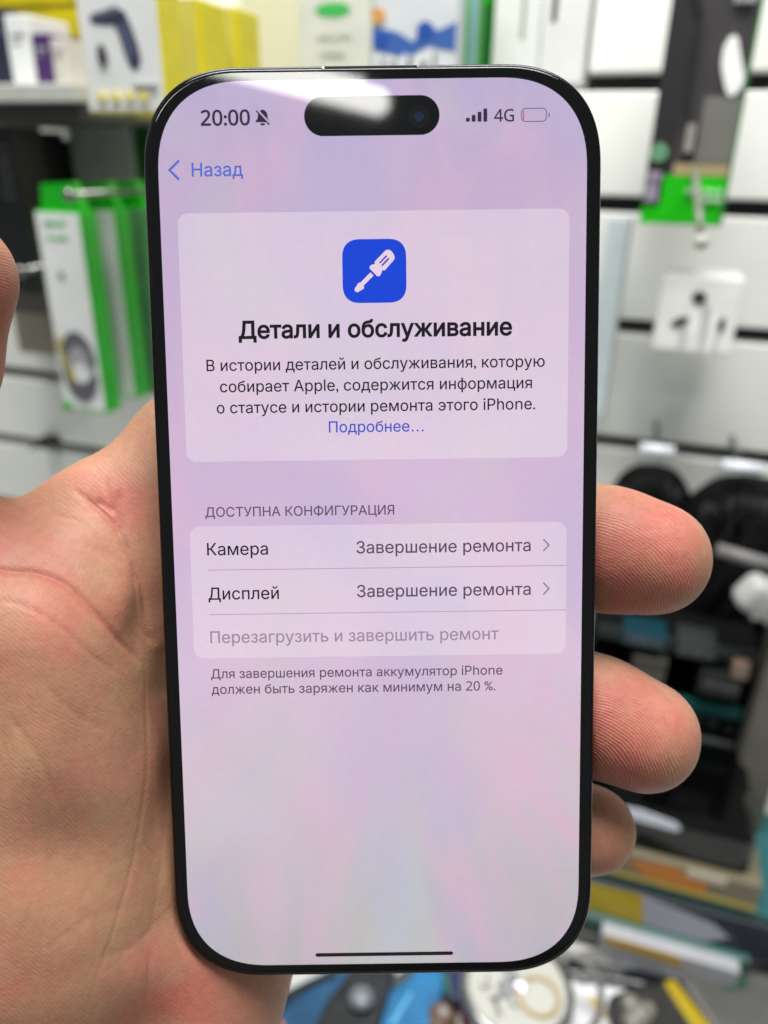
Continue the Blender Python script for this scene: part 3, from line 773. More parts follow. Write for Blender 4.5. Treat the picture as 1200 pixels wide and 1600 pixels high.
# --- left: yellow boxes, shelf, small cartons
yb = Pack('yellow_carton', 'large dull yellow carton on the upper rack at the top left corner', 'carton', -140, 165, -140, 62, 0.66, 0.08, dull_yellow)
yb.art('dark_band', [R_(0.0, 0.72, 1.0, 0.76)], paint((120, 104, 6), 0.4))
GY = 'yellow shaver boxes hung in a row'
p = Pack('shaver_box', 'white fronted yellow box with a navy shaver picture, frontmost of the hung row', 'box', 127, 252, -25, 176, 0.50, 0.024, yellow_card, GY)
p.art('white_front', [R_(0.02, 0.005, 0.985, 0.985)], white_card)
p.art('shaver_picture', [[(0.16, 0.245), (0.25, 0.20), (0.52, 0.175), (0.60, 0.205), (0.66, 0.31), (0.72, 0.46), (0.745, 0.56), (0.72, 0.635), (0.66, 0.66), (0.60, 0.635), (0.55, 0.53), (0.50, 0.38), (0.46, 0.305), (0.30, 0.30), (0.18, 0.285)]], navy)
p.art('shaver_head', [[(0.16, 0.225), (0.50, 0.16), (0.56, 0.20), (0.20, 0.26)]], paint((98, 100, 116), 0.3))
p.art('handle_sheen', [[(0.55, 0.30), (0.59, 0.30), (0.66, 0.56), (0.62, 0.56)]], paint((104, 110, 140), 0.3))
p.art('comb_picture', [[(0.22, 0.47), (0.29, 0.45), (0.33, 0.53), (0.32, 0.60), (0.26, 0.63), (0.21, 0.57)]], paint((70, 70, 76), 0.4))
p.art('yellow_icon', [ell(u, 0.87, 0.062, 0.040) for u in (0.20, 0.38, 0.56, 0.74)], paint((226, 214, 120), 0.4))
p.art('printed_caption', [R_(0.62, 0.765, 0.92, 0.785)], paint((170, 172, 170), 0.4))
p.side('yellow_side', yellow_card)
for i, (r1, Y) in enumerate(((322, 0.545), (376, 0.592))):
    s = 0.5 / Y; f_ = lambda x, y: (1030 + (x - 1030) * s, 254 + (y - 254) * s)
    (x0, y0), (x1, y1) = f_(127, -25), f_(252, 176)
    q = Pack('shaver_box', ('second yellow shaver box, half hidden behind the white fronted one', 'rearmost yellow shaver box of the hung row, beside the cream panel')[i], 'box', x0, x1, y0 - (0, 6)[i], y1, Y, 0.036, yellow_card, GY)
    q.art('pale_front', [R_(0.02, 0.005, 0.95, 0.985)], paint((206, 198, 96), 0.4)); q.side('yellow_side', yellow_card)
sh = Pack('rack_shelf', 'pale shelf with a dark underside below the small cartons at upper left', 'shelf', -200, 118, 131, 160, 0.56, 0.24, grey_card)
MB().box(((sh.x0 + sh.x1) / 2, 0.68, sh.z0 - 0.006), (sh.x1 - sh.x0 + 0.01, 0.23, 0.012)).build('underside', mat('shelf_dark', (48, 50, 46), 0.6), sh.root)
for nm, lb, a, b_, t, m in (('small_carton', 'navy small carton standing leftmost on the pale shelf', -45, 12, 14, paint((34, 38, 58), 0.4)), ('small_carton', 'tall white small carton beside the navy one on the shelf', 13, 50, 22, white_card),
                       ('small_carton', 'purple small carton between two white ones on the shelf', 53, 80, 52, paint((70, 40, 96), 0.4)), ('small_carton', 'short off white small carton at the right end of the shelf', 82, 106, 60, paint((196, 192, 186), 0.4))):
    q = Pack(nm, lb, 'carton', a, b_, t, 134, 0.60, 0.05, m, 'small cartons on the shelf', zmin=sh.z1)
    q.art('printed_label', [R_(0.2, 0.25, 0.8, 0.32), R_(0.2, 0.38, 0.6, 0.42)], paint((150, 150, 156), 0.4))
# dark cartons under the shelf
q = Pack('black_carton', 'black carton with pale looping print hanging under the shelf, nearest the thumb', 'carton', -70, 34, 196, 455, 0.60, 0.04, black_card)
q.art('looping_print', [r for cv in (0.15, 0.26, 0.37) for r in band([(0.86 + 0.10 * math.cos(t), cv + 0.035 * math.sin(t)) for t in np.linspace(0.3, 5.6, 12)], 0.02)], paint((92, 94, 100), 0.4))
q = Pack('black_carton', 'plain black carton hanging just right of the loop printed one', 'carton', 36, 72, 205, 452, 0.66, 0.04, black_card)
q.art('printed_label', [R_(0.2, 0.1, 0.8, 0.13)], charcoal)
q = Pack('brown_carton', 'small dark brown carton beside the white card under the yellow box', 'carton', 66, 106, 218, 296, 0.70, 0.03, brown_dark)
q.art('printed_label', [R_(0.2, 0.5, 0.9, 0.62)], paint((80, 72, 66), 0.4))
q = Pack('taupe_shadow', 'taupe block imitating a shadow low on the wall beside the thumb tip', 'carton', 22, 78, 455, 552, 0.76, 0.03, paint((128, 122, 108), 0.5))  # solid block coloured to stand in for a shadow on the wall
q.art('dark_band', [R_(0, 0.0, 1, 0.35)], paint((74, 72, 66), 0.5))  # darker upper part of the imitated wall shadow
k = thing('hook_tip', 'shiny round hook end left of the white and green packs', 'hook', at(31, 424, 0.55))
c_ = at(31, 424, 0.55)
MB().lathe([(0.0001 + 0.0052 * math.cos(a), 0.0052 * math.sin(a)) for a in np.linspace(-1.55, 1.55, 12)], c_, 20).build('ball', chrome, k, smooth=True)
MB().tube([c_, c_ + np.array([0, D - 0.55 + 0.01, 0.004])], 0.0025).build('wire', chrome, k, smooth=True)
# grey-white card and green card behind
q = Pack('white_pack', 'white blister card with faint grey print under the yellow boxes', 'pack', 112, 204, 192, 306, 0.70, 0.02, paint((196, 200, 198), 0.4))
q.art('printed_lines', scrawl(0.2, 0.2, 0.75, 0.26, 9, 0.02, 3) + scrawl(0.2, 0.45, 0.7, 0.49, 8, 0.02, 4), paint((168, 174, 172), 0.4))
q = Pack('green_pack', 'dark green pack against the left edge of the phone', 'pack', 203, 262, 150, 345, 0.71, 0.02, dark_green)
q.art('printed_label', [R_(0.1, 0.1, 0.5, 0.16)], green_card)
# row of white and green packs on one hook
GP = 'white and green cable packs on one hook'
labels = ('frontmost white and green cable pack with a coiled cable printed at its foot', 'second cable pack of the row, white strip showing beside green edge', 'third cable pack of the row, greyish green strip showing', 'rearmost cable pack of the row, touching the phone edge in view')
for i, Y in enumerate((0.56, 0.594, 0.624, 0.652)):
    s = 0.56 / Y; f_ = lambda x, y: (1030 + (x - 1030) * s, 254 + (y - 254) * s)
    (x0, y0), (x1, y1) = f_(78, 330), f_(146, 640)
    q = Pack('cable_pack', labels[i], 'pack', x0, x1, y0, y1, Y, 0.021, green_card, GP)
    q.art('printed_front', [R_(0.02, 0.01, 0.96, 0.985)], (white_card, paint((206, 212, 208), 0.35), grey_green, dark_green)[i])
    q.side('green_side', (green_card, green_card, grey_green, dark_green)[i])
    w_ = q.x1 - q.x0
    hb = MB().prism([(0.10, 0.0), (0.16, -0.115), (0.84, -0.125), (0.98, 0.0)], lambda u, v, d: q.P(u, v, -d), 0.004, 0.014)
    hb.build('hang_tab', green_card, q.root)
    if i == 0:
        q.art('green_caption', scrawl(0.18, 0.045, 0.62, 0.07, 9, 0.03, 8) + scrawl(0.22, 0.115, 0.66, 0.135, 8, 0.03, 9), paint((120, 190, 130), 0.4))
        q.art('printed_mark', [ell(0.40, 0.30, 0.08, 0.022)], paint((150, 156, 140), 0.4))
        q.art('coiled_cable', band([(0.50 + 0.36 * math.cos(t), 0.76 + 0.135 * math.sin(t)) for t in np.linspace(0.2, 6.2, 26)], 0.10), paint((98, 98, 104), 0.4))
        q.art('coil_inner', band([(0.52 + 0.24 * math.cos(t), 0.78 + 0.10 * math.sin(t)) for t in np.linspace(2.4, 6.0, 18)], 0.06), paint((160, 158, 168), 0.4))
        q.art('cable_tip', band([(0.10, 0.62), (0.18, 0.72), (0.34, 0.84)], 0.07), paint((166, 156, 70), 0.4))
        q.art('foot_square', [R_(0.0, 0.955, 0.16, 0.999)], green_card)
c_ = at(108, 305, 0.52)
k = thing('display_hook', 'chrome display hook carrying the white and green cable packs', 'hook', c_)
MB().tube([c_, c_ + np.array([0.004, D - 0.52 + 0.01, 0.0])], 0.0022).build('wire', chrome, k, smooth=True)
MB().lathe([(0.0001 + 0.005 * math.cos(a), 0.005 * math.sin(a)) for a in np.linspace(-1.55, 1.55, 10)], c_, 16).build('ball', chrome, k, smooth=True)
c_ = at(60, 696, 0.77)
k = thing('display_hook', 'empty dark hook stub in the groove left of the hand', 'hook', c_)
MB().box(c_ + np.array([0, 0.0165, 0]), (0.022, 0.03, 0.012)).build('bracket', brown_dark, k, bevel=0.002)
MB().tube([c_ + np.array([0, 0.004, 0.003]), c_ + np.array([0.006, -0.02, 0.003])], 0.0025).build('wire', chrome, k, smooth=True)

# --- top centre
q = Pack('accessory_card', 'greyish white card with a green top label, left of the colourful pack', 'pack', 466, 581, -60, 150, 0.66, 0.018, paint((206, 208, 200), 0.4))
q.art('green_label', [ell(0.48, 0.345, 0.24, 0.055)], paint((62, 176, 84), 0.4))
q.art('printed_lines', scrawl(0.25, 0.52, 0.72, 0.56, 9, 0.02, 13) + scrawl(0.3, 0.66, 0.66, 0.69, 8, 0.02, 14), paint((176, 180, 170), 0.4))
q.side('grey_side', paint((120, 128, 116), 0.5))
q = Pack('colourful_pack', 'colourful white and blue pack with bold white script across it', 'pack', 583, 716, -60, 150, 0.60, 0.022, paint((214, 220, 224), 0.3))
q.art('blue_patch', [[(0.0, 0.46), (0.28, 0.50), (0.48, 0.58), (0.62, 0.46), (0.78, 0.50), (0.98, 0.44), (0.98, 0.66), (0.66, 0.62), (0.40, 0.70), (0.0, 0.64)]], paint((66, 104, 176), 0.35))
q.art('blue_spot', [ell(0.62, 0.50, 0.10, 0.07), ell(0.10, 0.56, 0.10, 0.06)], paint((40, 84, 170), 0.35))
q.art('orange_spot', [ell(0.06, 0.38, 0.09, 0.06)], paint((216, 160, 90), 0.35))
q.art('shaded_lettering', [r for r in band([(0.08, 0.70), (0.16, 0.98), (0.26, 0.74), (0.33, 0.98), (0.44, 0.70)], 0.07) + band([(0.46, 0.80), (0.48, 0.98), (0.62, 0.72)], 0.06) + band([(0.72, 0.66), (0.72, 0.98), (0.86, 0.80), (0.80, 0.98), (0.95, 0.92)], 0.06)], paint((88, 92, 96), 0.4))
q.art('white_lettering', [r for r in band([(0.05, 0.68), (0.13, 0.96), (0.23, 0.72), (0.30, 0.96), (0.41, 0.68)], 0.065) + band([(0.44, 0.78), (0.46, 0.96), (0.59, 0.70)], 0.055) + band([(0.70, 0.64), (0.69, 0.96), (0.84, 0.78), (0.78, 0.96), (0.93, 0.90)], 0.055)], paint((236, 238, 240), 0.3))
q = Pack('green_pack', 'light green striped pack with a blue stripe, right of the colourful pack', 'pack', 714, 746, -60, 150, 0.63, 0.02, paint((84, 172, 84), 0.35))
q.art('blue_stripe', [R_(0.66, 0.0, 0.95, 0.9)], paint((140, 170, 190), 0.35))
q = Pack('green_pack', 'deep green narrow pack beside the white blister boxes', 'pack', 746, 772, -60, 150, 0.66, 0.02, paint((20, 104, 30), 0.35))
q.art('printed_label', [R_(0.2, 0.2, 0.8, 0.3)], green_card)
for a, b_, lb, sl in ((772, 846, 'white blister box with a grey slot, left of its taller twin', (0.58, 0.66, 0.64, (158, 160, 152))), (848, 921, 'white blister box with a short black slot, above the phone corner', (0.18, 0.30, 0.50, (50, 50, 50)))):
    q = Pack('blister_box', lb, 'box', a, b_, -70, 132, 0.66, 0.035, paint((232, 234, 230), 0.35), 'white blister boxes above the phone')
    q.art('dark_slot', [R_(sl[0], 0.05, sl[1], sl[2])], paint(sl[3], 0.5)); q.side('grey_side', paint((150, 156, 142), 0.5))

# --- right: charger box, sleeve, earphone box
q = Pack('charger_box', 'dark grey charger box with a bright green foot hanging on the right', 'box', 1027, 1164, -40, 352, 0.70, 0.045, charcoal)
q.art('dark_side_print', [[(0.0, 0.0), (0.20, 0.0), (0.34, 0.30), (0.30, 0.60), (0.26, 0.88), (0.0, 0.88)]], paint((44, 42, 44), 0.35))
q.art('green_foot', [R_(0.22, 0.785, 0.965, 0.995), R_(0.0, 0.92, 0.2195, 0.998)], paint((24, 186, 10), 0.3))
q.art('sand_band', [R_(0.32, 0.735, 0.965, 0.785)], paint((168, 152, 112), 0.35))
q.art('grey_fade', [R_(0.55, 0.46, 0.965, 0.735)], paint((112, 112, 106), 0.35))
q.art('green_edge', [R_(0.965, 0.0, 0.999, 0.998)], paint((52, 112, 54), 0.35))
q.art('painted_glare', [[(0.66, 0.27), (0.70, 0.235), (0.755, 0.225), (0.80, 0.24), (0.88, 0.32), (0.945, 0.38), (0.945, 0.42), (0.89, 0.45), (0.82, 0.46), (0.77, 0.44), (0.70, 0.38), (0.66, 0.33)]], paint((240, 240, 240), 0.3))  # lamp glare painted as a white patch on the box front
q.art('round_badge', [ell(0.115, 0.69, 0.10, 0.038)], paint((112, 166, 128), 0.35))
q.art('badge_core', [ell(0.125, 0.69, 0.025, 0.010)], paint((30, 60, 40), 0.35))
q.art('plug_sketch', [ell(0.10, 0.795, 0.09, 0.028), R_(0.02, 0.81, 0.17, 0.90)], paint((150, 142, 160), 0.35))
q.art('cable_picture', band([(0.22, 0.02), (0.34, 0.14), (0.36, 0.30), (0.36, 0.48), (0.40, 0.56)], 0.05), paint((38, 36, 38), 0.35))
q.art('white_caption', scrawl(0.66, 0.87, 0.94, 0.895, 8, 0.022, 21) + scrawl(0.52, 0.84, 0.92, 0.86, 10, 0.022, 22), paint((206, 236, 206), 0.35))
q.art('pale_connector', [R_(0.40, 0.57, 0.50, 0.685)], paint((150, 146, 142), 0.35))
q.art('white_caption', scrawl(0.70, 0.06, 0.90, 0.11, 5, 0.03, 23), paint((190, 190, 192), 0.35))
c_ = at(1096, 378, 0.60)
k = thing('display_hook', 'clear price hook with a white round end hanging below the charger box', 'hook', c_)
MB().tube([at(1096, 376, 0.60), at(1092, 330, 0.62), at(1086, 268, 0.655), at(1086, 262, D + 0.006)], 0.0026).build('wire', mat('clear_wire', (112, 116, 104), 0.3), k, smooth=True)
MB().lathe([(0.0001 + 0.0052 * math.cos(a), 0.0052 * math.sin(a)) for a in np.linspace(-1.55, 1.55, 12)], c_, 20).build('ball', paint((176, 174, 164), 0.4), k, smooth=True)
q = Pack('clear_sleeve', 'bluish white plastic strip hanging beside the right edge of the phone', 'plastic strip', 929, 968, 340, 652, 0.77, 0.004, paint((214, 226, 232), 0.15))
q.art('grey_edge', [R_(0.88, 0.0, 0.99, 1.0)], paint((168, 174, 170), 0.3))
q = Pack('earphone_box', 'white box with wireless earphones on its front, below the charger box', 'box', 1027, 1154, 432, 552, 0.715, 0.055, paint((236, 236, 234), 0.3), bevel=0.002)
q.art('stem_picture', [[(0.32, 0.66), (0.40, 0.60), (0.40, 1.0), (0.335, 1.0)], [(0.54, 0.36), (0.60, 0.33), (0.665, 0.42), (0.67, 1.0), (0.60, 1.0)], [(0.78, 0.70), (0.84, 0.68), (0.80, 1.0), (0.745, 1.0)]], paint((188, 192, 192), 0.35))
q.art('stem_light', [ell(0.47, 0.66, 0.055, 0.17), R_(0.685, 0.5, 0.735, 1.0)], paint((244, 244, 244), 0.35))
q.art('ear_tip', [ell(0.485, 0.27, 0.095, 0.085, rot=0.5), ell(0.30, 0.60, 0.12, 0.055, rot=-0.5), ell(0.82, 0.60, 0.045, 0.10)], paint((56, 60, 58), 0.4))

# --- black pouches under the last groove, with price tag holders
def pouch(px0, px1, py0, py1, Y, label, seed):
    x0, x1, z0, z1 = wrange(px0, px1, py0, py1, Y); cx, cz = (x0 + x1) / 2, (z0 + z1) / 2; w, h = (x1 - x0) / 2, (z1 - z0) / 2
    t = thing('drawstring_pouch', label, 'pouch', (cx, Y, z0), 'black pouches hanging under the wall')
    nu, nv = 120, 40; vs = []; r = np.random.default_rng(seed); ph = r.uniform(0, 6.28, 6)
    for j in range(nv + 1):
        v = j / nv; zz = 1 - 2 * v
        prof = (1 - abs(zz) ** 3.0) ** (1 / 2.6) if abs(zz) < 1 else 0.02
        neck = 1.0
        for i in range(nu):
            a = 2 * math.pi * i / nu
            wr = 1 + 0.07 * math.sin(17 * a + ph[3] + 3 * math.sin(3 * v)) + 0.05 * math.sin(7 * a + ph[0] + 2 * v) * (1.2 - v) + 0.04 * math.sin(11 * a + ph[1] - 5 * v) + 0.03 * math.sin(9 * v + ph[2] + 2 * a)
            ca, sa = math.cos(a), math.sin(a)
            vs.append((cx + w * max(prof, .02) * neck * wr * math.copysign(abs(ca) ** .8, ca), Y + 0.6 * w * max(prof, .02) * wr * sa, cz + h * zz))
    fs = [(j * nu + i, j * nu + (i + 1) % nu, (j + 1) * nu + (i + 1) % nu, (j + 1) * nu + i) for j in range(nv) for i in range(nu)] + [tuple(range(nu))[::-1], tuple(nv * nu + i for i in range(nu))]
    MB().add(vs, fs).build('bag', mat('black_cloth', (8, 9, 10), 0.7, var=0.3, scale=90, bump=0.5, spec=0.12), t, smooth=True)
    for i in range(24):
        a0 = r.uniform(-0.9, 0.9); x_ = cx + 0.80 * w * a0; yy = Y - 0.60 * w * math.sqrt(max(0.05, 1 - 0.8 * a0 * a0))
        pts = [(x_ + 0.010 * math.sin(4 * s_ + i) + 0.25 * w * a0 * s_, yy - 0.002 - 0.006 * math.sin(math.pi * s_), z1 - 0.006 - 0.03 * a0 * a0 - s_ * h * (1.0 + 0.04 * i)) for s_ in np.linspace(0, 1, 9)]
        MB().tube(pts, 0.0028, 8).build('cord', mat('black_cord', (16, 16, 18), 0.5, spec=0.2), t, smooth=True)
    return t, (cx, Y, z1)
for a in ((936, 1066, 722, 1010, 0.745, 'small black pouch between the phone and the larger pouch', 1), (1046, 1262, 742, 1030, 0.72, 'large black pouch at the right edge below the white wall', 2)):
    t, _ = pouch(*a)
for a, b_, y, lb in ((1000, 1052, 706, 'white price holder above the small black pouch'), (1128, 1192, 732, 'white price holder above the large black pouch')):
    u, v = at(a, y - 6, 0.70), at(b_, y + 6, 0.70); v[2] = u[2]
    k = thing('price_holder', lb, 'price holder', u, 'price holders on the pouch hooks')
    MB().tube([u, v], 0.0052, 14).build('holder', mat('holder_white', (222, 226, 234), 0.15), k, smooth=True)
    m_ = (u + v) / 2
    MB().tube([m_ + np.array([0, 0.004, -0.004]), m_ + np.array([0, D - 0.70 + 0.006, -0.004])], 0.0022).build('wire', chrome, k, smooth=True)
# white bits on the large pouch
u = at(1180, 930, 0.60)
k = thing('charger_block', 'white rounded plastic block against the large black pouch', 'charger', u)
Mx = np.array(Matrix.Rotation(0.55, 3, 'Y')) @ np.array(Matrix.Rotation(0.25, 3, 'Z'))
MB().box(u + np.array([0.010, 0, -0.004]), (0.052, 0.026, 0.030), Mx).build('shell', mat('case_white', (168, 168, 166), 0.35), k, bevel=0.009, seg=5, smooth=True)
MB().box(u + np.array([0.010, 0, -0.004]) + Mx @ np.array([-0.006, 0, 0]), (0.0012, 0.0264, 0.0304), Mx).build('seam', grey_card, k, bevel=0.009)
u, v = at(1120, 858, 0.62), at(1225, 892, 0.62); v[2] = u[2] - 0.008
k = thing('grey_strap', 'grey strap lying across the large black pouch', 'strap', u)
MB().tube([u, (u + v) / 2 + np.array([0, -0.006, 0.002]), v], 0.0055, 10).build('webbing', paint((112, 110, 110), 0.5), k, smooth=True)

# --- dark rack with teal rails
x0, x1, z0, z1 = wrange(905, 1168, 972, 1286, 0.62); z0 = CZ
rk = thing('goods_rack', 'dark rack with teal rails and shelves below the black pouches', 'rack', ((x0 + x1) / 2, 0.66, z0))
rr0 = random.Random(11)
blk = mat('rack_black', (8, 9, 10), 0.6, spec=0.15)
MB().box(((x0 + x1) / 2, 0.735, (z0 + z1) / 2), (x1 - x0, 0.01, z1 - z0)).build('back_panel', blk, rk)
for x in (x0, x1): MB().box((x, 0.68, (z0 + z1) / 2 - 0.02), (0.006, 0.10, z1 - z0 - 0.04)).build('side_panel', blk, rk)
for y_, th, m in ((1008, 0.012, paint((20, 30, 34), 0.4)), (1098, 0.012, teal), (1150, 0.006, paint((70, 76, 72), 0.4)), (1188, 0.006, paint((78, 82, 78), 0.4)), (1226, 0.007, paint((58, 70, 70), 0.4)), (1262, 0.008, paint((64, 66, 66), 0.4))):
    z = at(1050, y_, 0.625)[2]
    sf = MB().box(((x0 + x1) / 2, 0.683, z), (x1 - x0 - 0.007, 0.098, th * 0.6)).build('shelf', blk, rk)
    MB().box(((x0 + x1) / 2, 0.629, z), (x1 - x0 - 0.007, 0.006, th)).build('front_rail', m, sf, bevel=0.001)
    if th < 0.012:
        for j in range(9):
            xx = x0 + (j + 0.5) / 9 * (x1 - x0); hh = rr0.uniform(0.010, 0.018)
            tag(MB().box((xx, 0.655, z + th / 2 + hh / 2), ((x1 - x0) / 9 * rr0.uniform(.5, .9), 0.03, hh)).build('shelf_sleeve', rr0.choice([paint((40, 44, 44), 0.4), paint((66, 68, 70), 0.4), paint((26, 28, 30), 0.3), paint((30, 60, 62), 0.4)]), None, bevel=0.001),
                'small dark sleeve standing in the rack of teal rails', 'sleeve', 'dark sleeves standing in the rack')
GI = 'dark packets on the rack shelves'
rr = random.Random(5)
for a, b_, t, bt, m, lb in ((972, 1042, 992, 1012, paint((10, 50, 62), 0.35), 'blue green packet on top of the dark rack'), (1055, 1120, 1006, 1030, paint((44, 46, 48), 0.4), 'grey packet with pale lettering on top of the dark rack'),
                        (985, 1040, 1030, 1080, paint((64, 64, 54), 0.4), 'olive grey packet above the teal rail'), (1090, 1160, 1052, 1090, black_card, 'black packet above the teal rail, right end'),
                        (1056, 1082, 1228, 1282, paint((98, 100, 104), 0.4), 'narrow grey packet at the foot of the rack, left one'), (1086, 1112, 1222, 1285, paint((76, 76, 80), 0.4), 'narrow grey packet at the foot of the rack, right one'), (1145, 1172, 1040, 1062, paint((150, 128, 110), 0.4), 'small tan packet at the upper right of the rack')):
    q = Pack('small_packet', lb, 'packet', a, b_, t, bt, 0.615, 0.03, m, GI)
    q.art('printed_lines', scrawl(0.15, 0.35, 0.85, 0.6, 7, 0.03, a), paint((130, 132, 134), 0.4))
q = Pack('upright_post', 'beige grey post at the right edge beside the dark rack', 'post', 1166, 1230, 985, 1330, 0.60, 0.03, mat('post_beige', (98, 96, 86), 0.5, var=0.12, scale=25), zmin=CZ + 0.0)

# --- stack of cartons on the counter
def zof(px, py, Y): return at(px, py, Y)[2]
def slabbox(name, label, cat, pxl, pxr, yt, yb, Y, depth, m, bevel=0.002, group=None):
    """carton in the stack; yt, yb measured at photo x 1060"""
    x0, x1 = at(pxl, (yt + yb) / 2 + (pxl - 1060) * .26, Y)[0], at(pxr, (yt + yb) / 2 + (pxr - 1060) * .26, Y)[0]
    P = Pack.__new__(Pack); P.x0, P.x1, P.Y, P.depth, P.n = x0, x1, Y, depth, 0
    P.z1, P.z0 = zof(1060, yt, Y), max(zof(1060, yb, Y), CZ)
    P.root = thing(name, label, cat, ((x0 + x1) / 2, Y + depth / 2, P.z0), group)
    MB().box(((x0 + x1) / 2, Y + depth / 2, (P.z0 + P.z1) / 2), (x1 - x0, depth, P.z1 - P.z0 - 0.0006)).build('carton', m, P.root, bevel=bevel)
    return P
gloss_black = mat('gloss_black', (5, 5, 6), 0.08, var=0.1)
GS = 'cartons stacked on the counter'
q = slabbox('black_box', 'glossy black box with a white sheen painted on, topmost of the carton stack', 'box', 820, 1178, 1280, 1352, 0.515, 0.11, gloss_black, 0.008, GS)
q.art('painted_sheen', [[(0.40, 0.03), (0.50, 0.0), (0.66, 0.10), (0.685, 0.18), (0.67, 0.27), (0.52, 0.24), (0.40, 0.20)]], paint((206, 210, 224), 0.25))  # reflection of the lamp, painted as a pale patch on the gloss
q.art('grey_edge', [R_(0.0, 0.96, 1.0, 0.995)], paint((110, 108, 100), 0.4))
q = slabbox('orange_carton', 'flat cream carton with orange print under the glossy black box', 'carton', 820, 1186, 1352, 1394, 0.508, 0.12, paint((112, 104, 84), 0.4), 0.001, GS)
q.art('orange_print', [[(0.45, 0.30), (0.64, 0.10), (0.80, 0.42), (0.78, 0.80), (0.55, 0.75)]], paint((182, 112, 42), 0.4))
q.art('yellow_line', [R_(0.3, 0.80, 1.0, 0.97)], paint((160, 146, 70), 0.4))
q.art('pale_print', [R_(0.70, 0.05, 0.86, 0.30), R_(0.30, 0.1, 0.40, 0.7)], paint((184, 178, 160), 0.4))
q = slabbox('teal_carton', 'thin teal carton behind the navy one in the stack', 'carton', 860, 1300, 1394, 1412, 0.51, 0.12, paint((24, 92, 96), 0.35), 0.001, GS)
q.art('olive_line', [R_(0.0, 0.55, 1.0, 0.97)], paint((110, 116, 76), 0.4))
q = slabbox('navy_carton', 'navy carton with yellow and silver print in the middle of the stack', 'carton', 850, 1290, 1412, 1468, 0.505, 0.12, paint((24, 34, 48), 0.35), 0.0012, GS)
q.art('yellow_print', [[(0.10, 0.10), (0.36, 0.06), (0.40, 0.90), (0.10, 0.80)]], paint((178, 156, 12), 0.35))
q.art('silver_print', [[(0.36, 0.06), (0.62, 0.30), (0.68, 0.55), (0.60, 0.86), (0.39, 0.90)]], paint((158, 160, 174), 0.35))
q = slabbox('teal_carton', 'teal green carton under the navy one in the stack', 'carton', 850, 1170, 1468, 1492, 0.50, 0.12, paint((44, 88, 84), 0.35), 0.001, GS)
q.art('pale_line', [R_(0.0, 0.06, 1.0, 0.22)], paint((120, 150, 140), 0.4))
q = slabbox('white_carton', 'white carton with a yellow printed edge at the bottom of the stack', 'carton', 935, 1150, 1492, 1545, 0.488, 0.12, paint((166, 168, 174), 0.35), 0.001, GS)
q.art('yellow_print', [[(0.02, 0.04), (0.55, 0.04), (0.62, 0.34), (0.06, 0.30)]], paint((196, 160, 62), 0.35))
q.art('grey_print', [R_(0.5, 0.7, 0.9, 0.8)], paint((150, 152, 160), 0.4))
q = slabbox('grey_carton', 'grey carton with soft dark print beside the phone corner', 'carton', 850, 960, 1500, 1552, 0.50, 0.10, paint((86, 84, 82), 0.4), 0.002, GS)
q.art('dark_print', [ell(0.5, 0.5, 0.3, 0.3)], paint((86, 84, 84), 0.4))

# --- loose things on the counter
def slab(name, label, cat, poly, th, m, group=None, z=CZ, bevel=0.002, wavy=0.0, part='body'):
    pts = [on(x, y, z + th) for x, y in poly]; c = sum(pts) / len(pts)
    t = thing(name, label, cat, (c[0], c[1], z), group); n = len(pts)
    b = MB().add([(p[0], p[1], z + 0.0004) for p in pts] + [(p[0], p[1], z + th) for p in pts], [tuple(range(n - 1, -1, -1)), tuple(range(n, 2 * n))] + [(i, (i + 1) % n, (i + 1) % n + n, i + n) for i in range(n)])
    b.build(part, m, t, bevel=bevel); return t
def onslab(t, name, poly, m, z, th=0.0012):
    pts = [on(x, y, z + th) for x, y in poly]; n = len(pts)
    MB().add([(p[0], p[1], z - 0.0003) for p in pts] + [(p[0], p[1], z + th) for p in pts], [tuple(range(n - 1, -1, -1)), tuple(range(n, 2 * n))] + [(i, (i + 1) % n, (i + 1) % n + n, i + n) for i in range(n)]).build(name, m, t)
blue_film = mat('blue_film', (8, 66, 104), 0.2, var=0.35, scale=60, bump=0.6)
cyan_film = mat('cyan_film', (14, 104, 156), 0.2, var=0.25, scale=50, bump=0.6)
dark_film = mat('dark_film', (10, 16, 28), 0.2, var=0.3, scale=50, bump=0.5)
t = slab('blue_packet', 'dark blue packet lying on the counter beside the heel of the hand', 'packet', [(385, 1660), (398, 1602), (448, 1546), (520, 1510), (600, 1512), (540, 1560), (480, 1660)], 0.012, blue_film)
onslab(t, 'orange_corner', [(400, 1612), (412, 1592), (440, 1592), (450, 1612)], paint((150, 96, 40), 0.3), CZ + 0.012)
onslab(t, 'dark_border', [(404, 1596), (450, 1548), (520, 1516), (528, 1524), (462, 1556), (416, 1602)], dark_film, CZ + 0.012)
t = slab('black_packet', 'black packet with a clear bubble between the two blue packets', 'packet', [(462, 1660), (512, 1560), (556, 1505), (620, 1505), (606, 1560), (575, 1660)], 0.022, dark_film)
c_ = on(565, 1560, CZ + 0.025)
MB().lathe([(0.0105 * math.cos(a), 0.007 * math.sin(a)) for a in np.linspace(0, 1.56, 8)], c_, 20).build('clear_bubble', paint((110, 116, 122), 0.15), t, smooth=True)
t = slab('cyan_packet', 'bright blue packet in front of the phone bottom edge', 'packet', [(548, 1660), (590, 1545), (640, 1505), (700, 1508), (690, 1560), (650, 1660)], 0.016, cyan_film)
onslab(t, 'dark_fold', [(600, 1535), (640, 1512), (650, 1520), (618, 1545)], paint((60, 66, 70), 0.3), CZ + 0.016)
onslab(t, 'pale_crease', [(608, 1600), (640, 1550), (644, 1552), (616, 1602)], paint((90, 170, 210), 0.3), CZ + 0.016)
